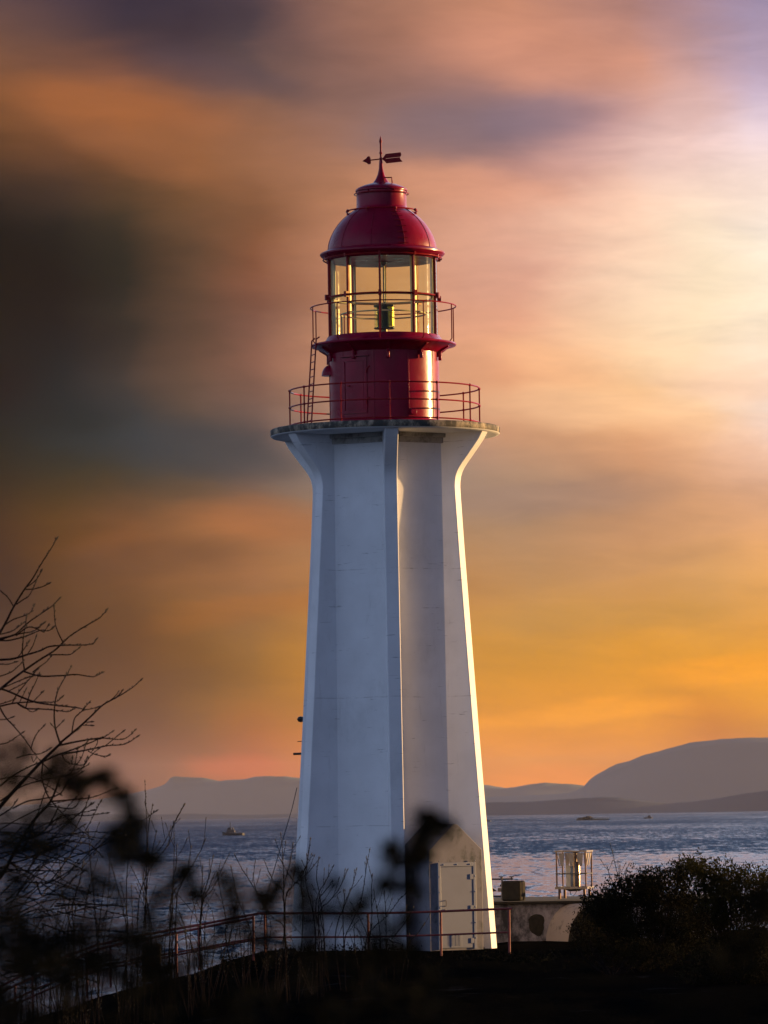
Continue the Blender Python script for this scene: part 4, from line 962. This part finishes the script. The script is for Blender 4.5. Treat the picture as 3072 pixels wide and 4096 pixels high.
shrub('bare shrub with two forked stems in the gap of water left of the tower', [Z5c([(600,540),(560,720),(510,900),(490,1100),(470,1400)]),Z5c([(745,525),(660,700),(590,850),(500,960),(480,1200)]),Z5c([(500,640),(495,780),(490,960),(470,1300)]),Z5c([(610,705),(560,830),(510,950),(480,1200)]),Z5c([(770,640),(800,790),(840,950),(900,1100),(950,1240),(960,1500)])], 92, 14, (760, 3520, 1000, 3860), 13)
shrub('bare shrub leaning left across the sloping handrails', [Z5c([(805,520),(870,650),(930,740),(1010,880),(1090,1020),(1180,1130),(1270,1210),(1290,1500)]),Z5c([(980,710),(990,800),(1012,870),(1100,1040)]),Z5c([(1085,575),(1120,670),(1180,780),(1260,870),(1275,1200)]),Z5c([(635,690),(660,830),(690,980),(720,1150),(730,1400)])], 90, 12, (960, 3600, 1150, 3850), 14)
shrub('bare shrub with one straight rod just left of the tower wall', [Z5c([(1240,325),(1255,480),(1265,700),(1268,900),(1272,1200),(1282,1500)]),Z5c([(1355,420),(1325,600),(1280,780),(1270,1000)]),Z5c([(1215,530),(1290,660),(1360,770),(1430,830),(1450,1100)]),Z5c([(1520,375),(1495,560),(1450,700),(1360,810),(1280,1000)]),Z5c([(1605,555),(1540,640),(1460,730),(1350,820),(1280,1020)])], 86, 8, (1100, 3560, 1260, 3850), 15)
shrub('bare shrub silhouetted on the white left panel of the tower', [Z3([(290,885),(275,1000),(300,1150),(325,1400)]),Z3([(480,965),(430,1080),(360,1170),(300,1240),(330,1450)]),Z3([(385,940),(340,1030),(290,1120),(270,1250),(310,1450)]),Z3([(235,760),(215,900),(205,1050),(260,1300)]),Z3([(350,1080),(310,1130),(290,1210)])], 87, 7, (1200, 3600, 1330, 3850), 16)
shrub('bare shrub with a tall twig before the middle of the tower', [Z3([(628,830),(610,920),(590,1060),(560,1200),(500,1330),(460,1450)]),Z3([(540,960),(515,1060),(470,1180),(420,1300),(400,1450)]),Z3([(645,1000),(640,1120),(642,1300),(620,1450)]),Z3([(455,1100),(462,1170),(450,1260)])], 89, 7, (1360, 3600, 1500, 3850), 17)
shrub('short bare shrub at the foot of the centre buttress', [Z3([(835,1145),(780,1220),(720,1290),(660,1340),(600,1450)]),Z3([(725,1110),(735,1250),(737,1400)]),Z3([(675,1210),(690,1330),(700,1450)]),Z3([(915,1215),(870,1300),(800,1390),(740,1450)]),Z3([(985,1330),(940,1390),(880,1470)])], 90, 6, (1460, 3700, 1640, 3850), 18)
shrub('bare shrub among dark leaves at the far left below the tree', [Z5([(490,725),(500,900),(520,1100),(540,1400)]),Z5([(600,860),(640,1000),(690,1200),(700,1400)]),Z5([(330,900),(350,1100),(400,1300),(420,1500)]),Z5([(580,1000),(560,1150),(540,1400)])], 80, 30, (150, 3350, 560, 4050), 19)
shrub('low tangled bare shrub in the bottom left corner', [Z5([(240,1250),(250,1400),(280,1600)]),Z5([(130,1200),(160,1400),(200,1600)]),Z5([(420,1150),(400,1350),(380,1600)])], 76, 36, (0, 3600, 420, 4096), 20)
shrub('two thin bare rods rising left of the right hand bush', [[(2450,3407),(2463,3470),(2480,3530),(2485,3600),(2480,3750)],[(2430,3472),(2445,3520),(2465,3560),(2480,3650)],[(2480,3465),(2478,3520),(2484,3560)],[(2718,3430),(2712,3480),(2700,3600)]], 100, 0, (2400, 3500, 2500, 3700), 21)

# leafy things
def add_leaf(mb, c, d, l, w_):
    d = d.normalized(); s_ = d.cross(Vector((random.uniform(-1, 1), random.uniform(-1, 1), random.uniform(-1, 1))))
    if s_.length < 1e-4: return
    s_.normalize(); i = len(mb.v); nn = d.cross(s_)
    mb.v += [tuple(c), tuple(c + d * l * .45 + s_ * w_ + nn * w_ * .3), tuple(c + d * l), tuple(c + d * l * .45 - s_ * w_ + nn * w_ * .3)]
    mb.f.append((i, i + 1, i + 2)); mb.f.append((i, i + 2, i + 3))
def near_bush(label, clumps, d, seed, dens=1.0):
    random.seed(seed); lf, stm = MB(), MB(); d = d * .88
    xm = sum(c[0] for c in clumps) / len(clumps); g = P(xm, 4096, d)
    t_ = thing('evergreen_bush', label, 'bush', (g.x, d, 1.45), group='out of focus evergreen bushes close to the camera')
    root = Vector((g.x, d, 1.45))
    done = []
    for (x, y, rad) in sorted(clumps, key=lambda c: -c[1]):
        dd = d + random.uniform(-.8, .8); c_ = P(x, y, dd); r_ = rad * dd / F
        near = [q_ for q_ in done if (q_ - c_).length < 1.3]
        if near:
            a_ = min(near, key=lambda q_: (q_ - c_).length)
            stm.tube(spline([a_, a_.lerp(c_, .5) + Vector((random.uniform(-.02, .02), 0, -.01)), c_]), [.0022 - .0012 * k / 8 for k in range(9)], 4)
        else:
            low = P(x + random.uniform(-120, 120), 4300, dd)
            stm.tube([root, root.lerp(low, .5), low], [.005, .0036, .003], 5)
            stm.tube(spline([low, low.lerp(c_, .5) + Vector((random.uniform(-.03, .03), 0, 0)), c_]), [.003 - .0018 * k / 8 for k in range(9)], 4)
        done.append(c_)
        for q in range(int(46 * dens)):
            v = Vector((random.gauss(0, .46), random.gauss(0, .8), random.gauss(0, .46))) * r_
            add_leaf(lf, c_ + v, v * .6 + Vector((random.uniform(-1, 1), random.uniform(-1, 1), random.uniform(-.2, 1))) * r_, random.uniform(.010, .021), random.uniform(.0028, .0052))
    world_to(t_, lf).build('foliage', M['leafnear'], t_, recalc=False, smooth=False); world_to(t_, stm).build('stems', M['stemnear'], t_, recalc=False)
near_bush('blurred dark bush with the highest leaf clumps at the left edge', [(50,3070,80),(15,3150,75),(90,3010,40),(60,3120,60),(190,3090,35),(210,3110,45),(180,3115,35),(0,3040,60)], 9.0, 31)
near_bush('blurred dark sprays hanging before the far headland at left', [(300,3130,36),(310,3180,40),(320,3150,34),(365,3130,26),(400,3110,28),(430,3108,26),(445,3140,24),(465,3180,30),(500,3205,26),(180,3100,30),(260,3140,34),(270,3060,30),(225,3045,34)], 8.2, 32)
near_bush('blurred dark bush over the water line at far left', [(60,3270,80),(110,3300,70),(30,3330,80),(180,3240,40),(260,3290,50),(290,3310,35),(20,3400,60),(210,3400,50),(110,3400,50),(120,3350,60)], 8.6, 33)
near_bush('blurred pair of dark upright clumps before the water', [(530,3270,36),(535,3310,42),(540,3350,44),(530,3385,34),(450,3340,34),(465,3380,44),(470,3415,46),(490,3440,34),(590,3440,34),(600,3460,36),(620,3450,28)], 8.4, 34, 1.5)
near_bush('blurred dark mass below the bare tree', [(370,3460,60),(390,3510,50),(280,3540,70),(240,3600,80),(330,3600,60),(180,3650,80),(60,3560,70),(80,3640,80),(460,3560,40),(500,3620,50),(120,3530,50),(400,3560,40),(20,3700,80),(110,3740,90),(200,3760,80),(320,3700,70),(40,3480,60),(420,3700,60),(300,3800,80),(520,3740,50)], 8.8, 35)
near_bush('large blurred dark mass left of the sloping handrails', [(590,3700,60),(620,3740,70),(560,3780,70),(650,3790,60),(520,3840,80),(600,3860,80),(700,3680,34),(690,3560,40),(720,3520,44),(740,3490,36),(640,3600,30),(450,3760,60),(680,3870,60)], 8.6, 36)
near_bush('blurred small dark sprays over the water between shrubs and tower', [(745,3500,30),(760,3480,24),(780,3580,34),(800,3600,30),(885,3515,30),(925,3550,28),(915,3590,28),(940,3640,24),(1050,3590,34),(1080,3605,30),(1100,3570,34),(1110,3545,26)], 8.3, 37)
near_bush('blurred dark bush against the left buttress of the tower', [(1200,3520,38),(1215,3550,44),(1180,3480,28),(1230,3580,40),(1210,3630,46),(1240,3660,44),(1180,3690,50),(1260,3700,50),(1070,3650,50),(1090,3670,44),(1310,3640,36),(1330,3540,20)], 8.5, 38)
near_bush('blurred dark clumps at the lower middle before the handrails', [(990,3740,60),(970,3700,44),(1010,3780,56),(900,3720,34),(860,3740,44),(1080,3760,40),(1140,3780,50),(1240,3790,60),(820,3820,56),(930,3840,56)], 8.9, 39)
near_bush('blurred long dark spray before the porch roof', [(1765,3305,24),(1740,3300,26),(1715,3320,30),(1700,3345,32),(1690,3370,28),(1680,3400,32),(1655,3425,32),(1640,3450,30),(1700,3440,18),(1760,3330,18),(1720,3275,16),(1690,3270,14),(1800,3320,14)], 8.0, 40)
near_bush('blurred dark clumps before the centre of the tower', [(1565,3400,30),(1570,3430,32),(1590,3470,24),(1540,3540,32),(1530,3560,26),(1640,3545,34),(1650,3570,28),(1600,3560,22),(1455,3610,34),(1440,3640,34),(1380,3650,40),(1400,3690,40),(1530,3680,34),(1620,3690,28),(1570,3750,44),(1470,3760,50)], 8.2, 41)
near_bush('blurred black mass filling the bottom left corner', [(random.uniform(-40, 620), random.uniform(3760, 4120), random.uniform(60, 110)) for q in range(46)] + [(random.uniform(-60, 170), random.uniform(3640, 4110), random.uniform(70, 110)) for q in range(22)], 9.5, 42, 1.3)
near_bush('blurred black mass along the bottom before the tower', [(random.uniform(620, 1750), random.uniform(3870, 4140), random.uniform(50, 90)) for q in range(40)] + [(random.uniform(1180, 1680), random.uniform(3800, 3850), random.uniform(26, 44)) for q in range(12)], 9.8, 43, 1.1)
near_bush('blurred dark bush at the right edge', [(3050,3600,44),(3040,3630,50),(3070,3570,36),(3000,3680,50),(2960,3760,54),(2980,3820,60),(3060,3720,60),(2890,3840,40)], 8.6, 44)

def bush(label, cells, d, seed, count, m_, depth=2.2, ls=.075, gx=None):
    random.seed(seed); lf, stm = MB(), MB()
    xm = sum(c[0] for c in cells) / len(cells); g = P(xm, 3850, d); zg = gz(g.x, d)
    t_ = thing('leafy_bush', label, 'bush', (g.x, d, zg), group='leafy bushes and scrub round the tower')
    tot = sum(c[2] * c[3] for c in cells)
    sprigs = []
    for (x, y, rx, ry) in cells:
        n = int(count * rx * ry / tot); c_ = P(x, y, d); kx, ky = rx * d / F, ry * d / F
        for q in range(n):
            while True:
                v = Vector((random.uniform(-1, 1), random.uniform(-1, 1), random.uniform(-1, 1)))
                if v.length < 1: break
            v = v * (.35 + .65 * random.random() ** .35 / max(v.length, .35)) if v.length > .35 else v
            q_c = Vector((c_.x + v.x * kx, c_.y + v.y * depth * .5, c_.z + v.z * ky))
            if mnoise.noise(q_c * 2.3) < -.13: continue
            q_c += Vector((random.gauss(0, .05), 0, random.gauss(0, .085)))
            if q_c.z < zg - .2: continue
            up = Vector((v.x * .7, v.y * .7, max(.2, v.z) + .4))
            for j in range(5):
                add_leaf(lf, q_c + Vector((random.gauss(0, .022), random.gauss(0, .022), random.gauss(0, .03))), up + Vector((random.gauss(0, .6), random.gauss(0, .6), random.gauss(0, .5))), random.uniform(.5, 1) * ls, random.uniform(.16, .27) * ls)
            if random.random() < .02: sprigs.append(q_c)
    root = Vector((g.x, d, zg - .1))
    for q_c in sprigs[:60]:
        mid = root.lerp(q_c, .55) + Vector((random.uniform(-.2, .2), 0, -.1))
        stm.tube(spline([root, mid, q_c], 3), [.02, .017, .014, .011, .009, .006, .004], 5)
    world_to(t_, lf).build('foliage', m_, t_, recalc=False, smooth=False); world_to(t_, stm).build('stems', M['bark'], t_, recalc=False)
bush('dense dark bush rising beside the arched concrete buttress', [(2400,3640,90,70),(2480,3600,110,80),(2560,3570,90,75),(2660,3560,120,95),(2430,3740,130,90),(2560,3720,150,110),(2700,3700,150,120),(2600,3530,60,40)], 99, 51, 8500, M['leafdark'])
bush('tallest rounded bush on the right with gaps showing the sea', [(2780,3510,100,75),(2870,3510,120,72),(2970,3535,120,85),(3080,3570,120,75),(2850,3620,150,110),(2960,3680,150,120),(2740,3470,40,26),(3110,3700,130,130),(2800,3740,140,100),(3040,3800,120,70)], 101, 52, 9500, M['leafbush'])
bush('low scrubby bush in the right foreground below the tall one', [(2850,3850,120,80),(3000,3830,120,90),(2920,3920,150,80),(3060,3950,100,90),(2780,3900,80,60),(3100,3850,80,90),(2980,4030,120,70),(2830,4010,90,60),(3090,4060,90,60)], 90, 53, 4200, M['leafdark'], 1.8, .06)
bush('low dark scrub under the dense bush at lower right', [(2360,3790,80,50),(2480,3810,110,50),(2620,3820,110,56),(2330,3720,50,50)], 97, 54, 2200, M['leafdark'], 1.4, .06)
bush('low black scrub hiding the foot of the tower behind the handrail', [(1250,3832,90,28),(1400,3826,100,30),(1550,3832,90,26),(1120,3848,90,28),(960,3875,100,30),(1660,3836,50,16)], 108.2, 55, 1800, M['leafnear'], 1.0, .07)
bush('low black scrub beside the railing end below the mouldy wall', [(1900,3850,90,22),(2060,3845,100,26),(2200,3845,80,24)], 107.0, 56, 900, M['leafnear'], 1.0, .07)
# grass tufts on the rise
random.seed(5); gm = MB()
for q in range(1500):
    x_ = random.uniform(250, 3000); d = random.uniform(100, 111.5); p = P(x_, 3830, d); z = gz(p.x, d)
    if abs(p.x - TX) < 3.3 and d > 111.4: continue
    h_ = random.uniform(.03, .10); dv = Vector((random.uniform(-.5, .5), random.uniform(-.5, .5), 1)).normalized()
    add_leaf(gm, Vector((p.x, d, z - .01)), dv, h_, .008)
tag(gm.build('grass', M['leafnear'], recalc=False, smooth=False), kind='stuff')
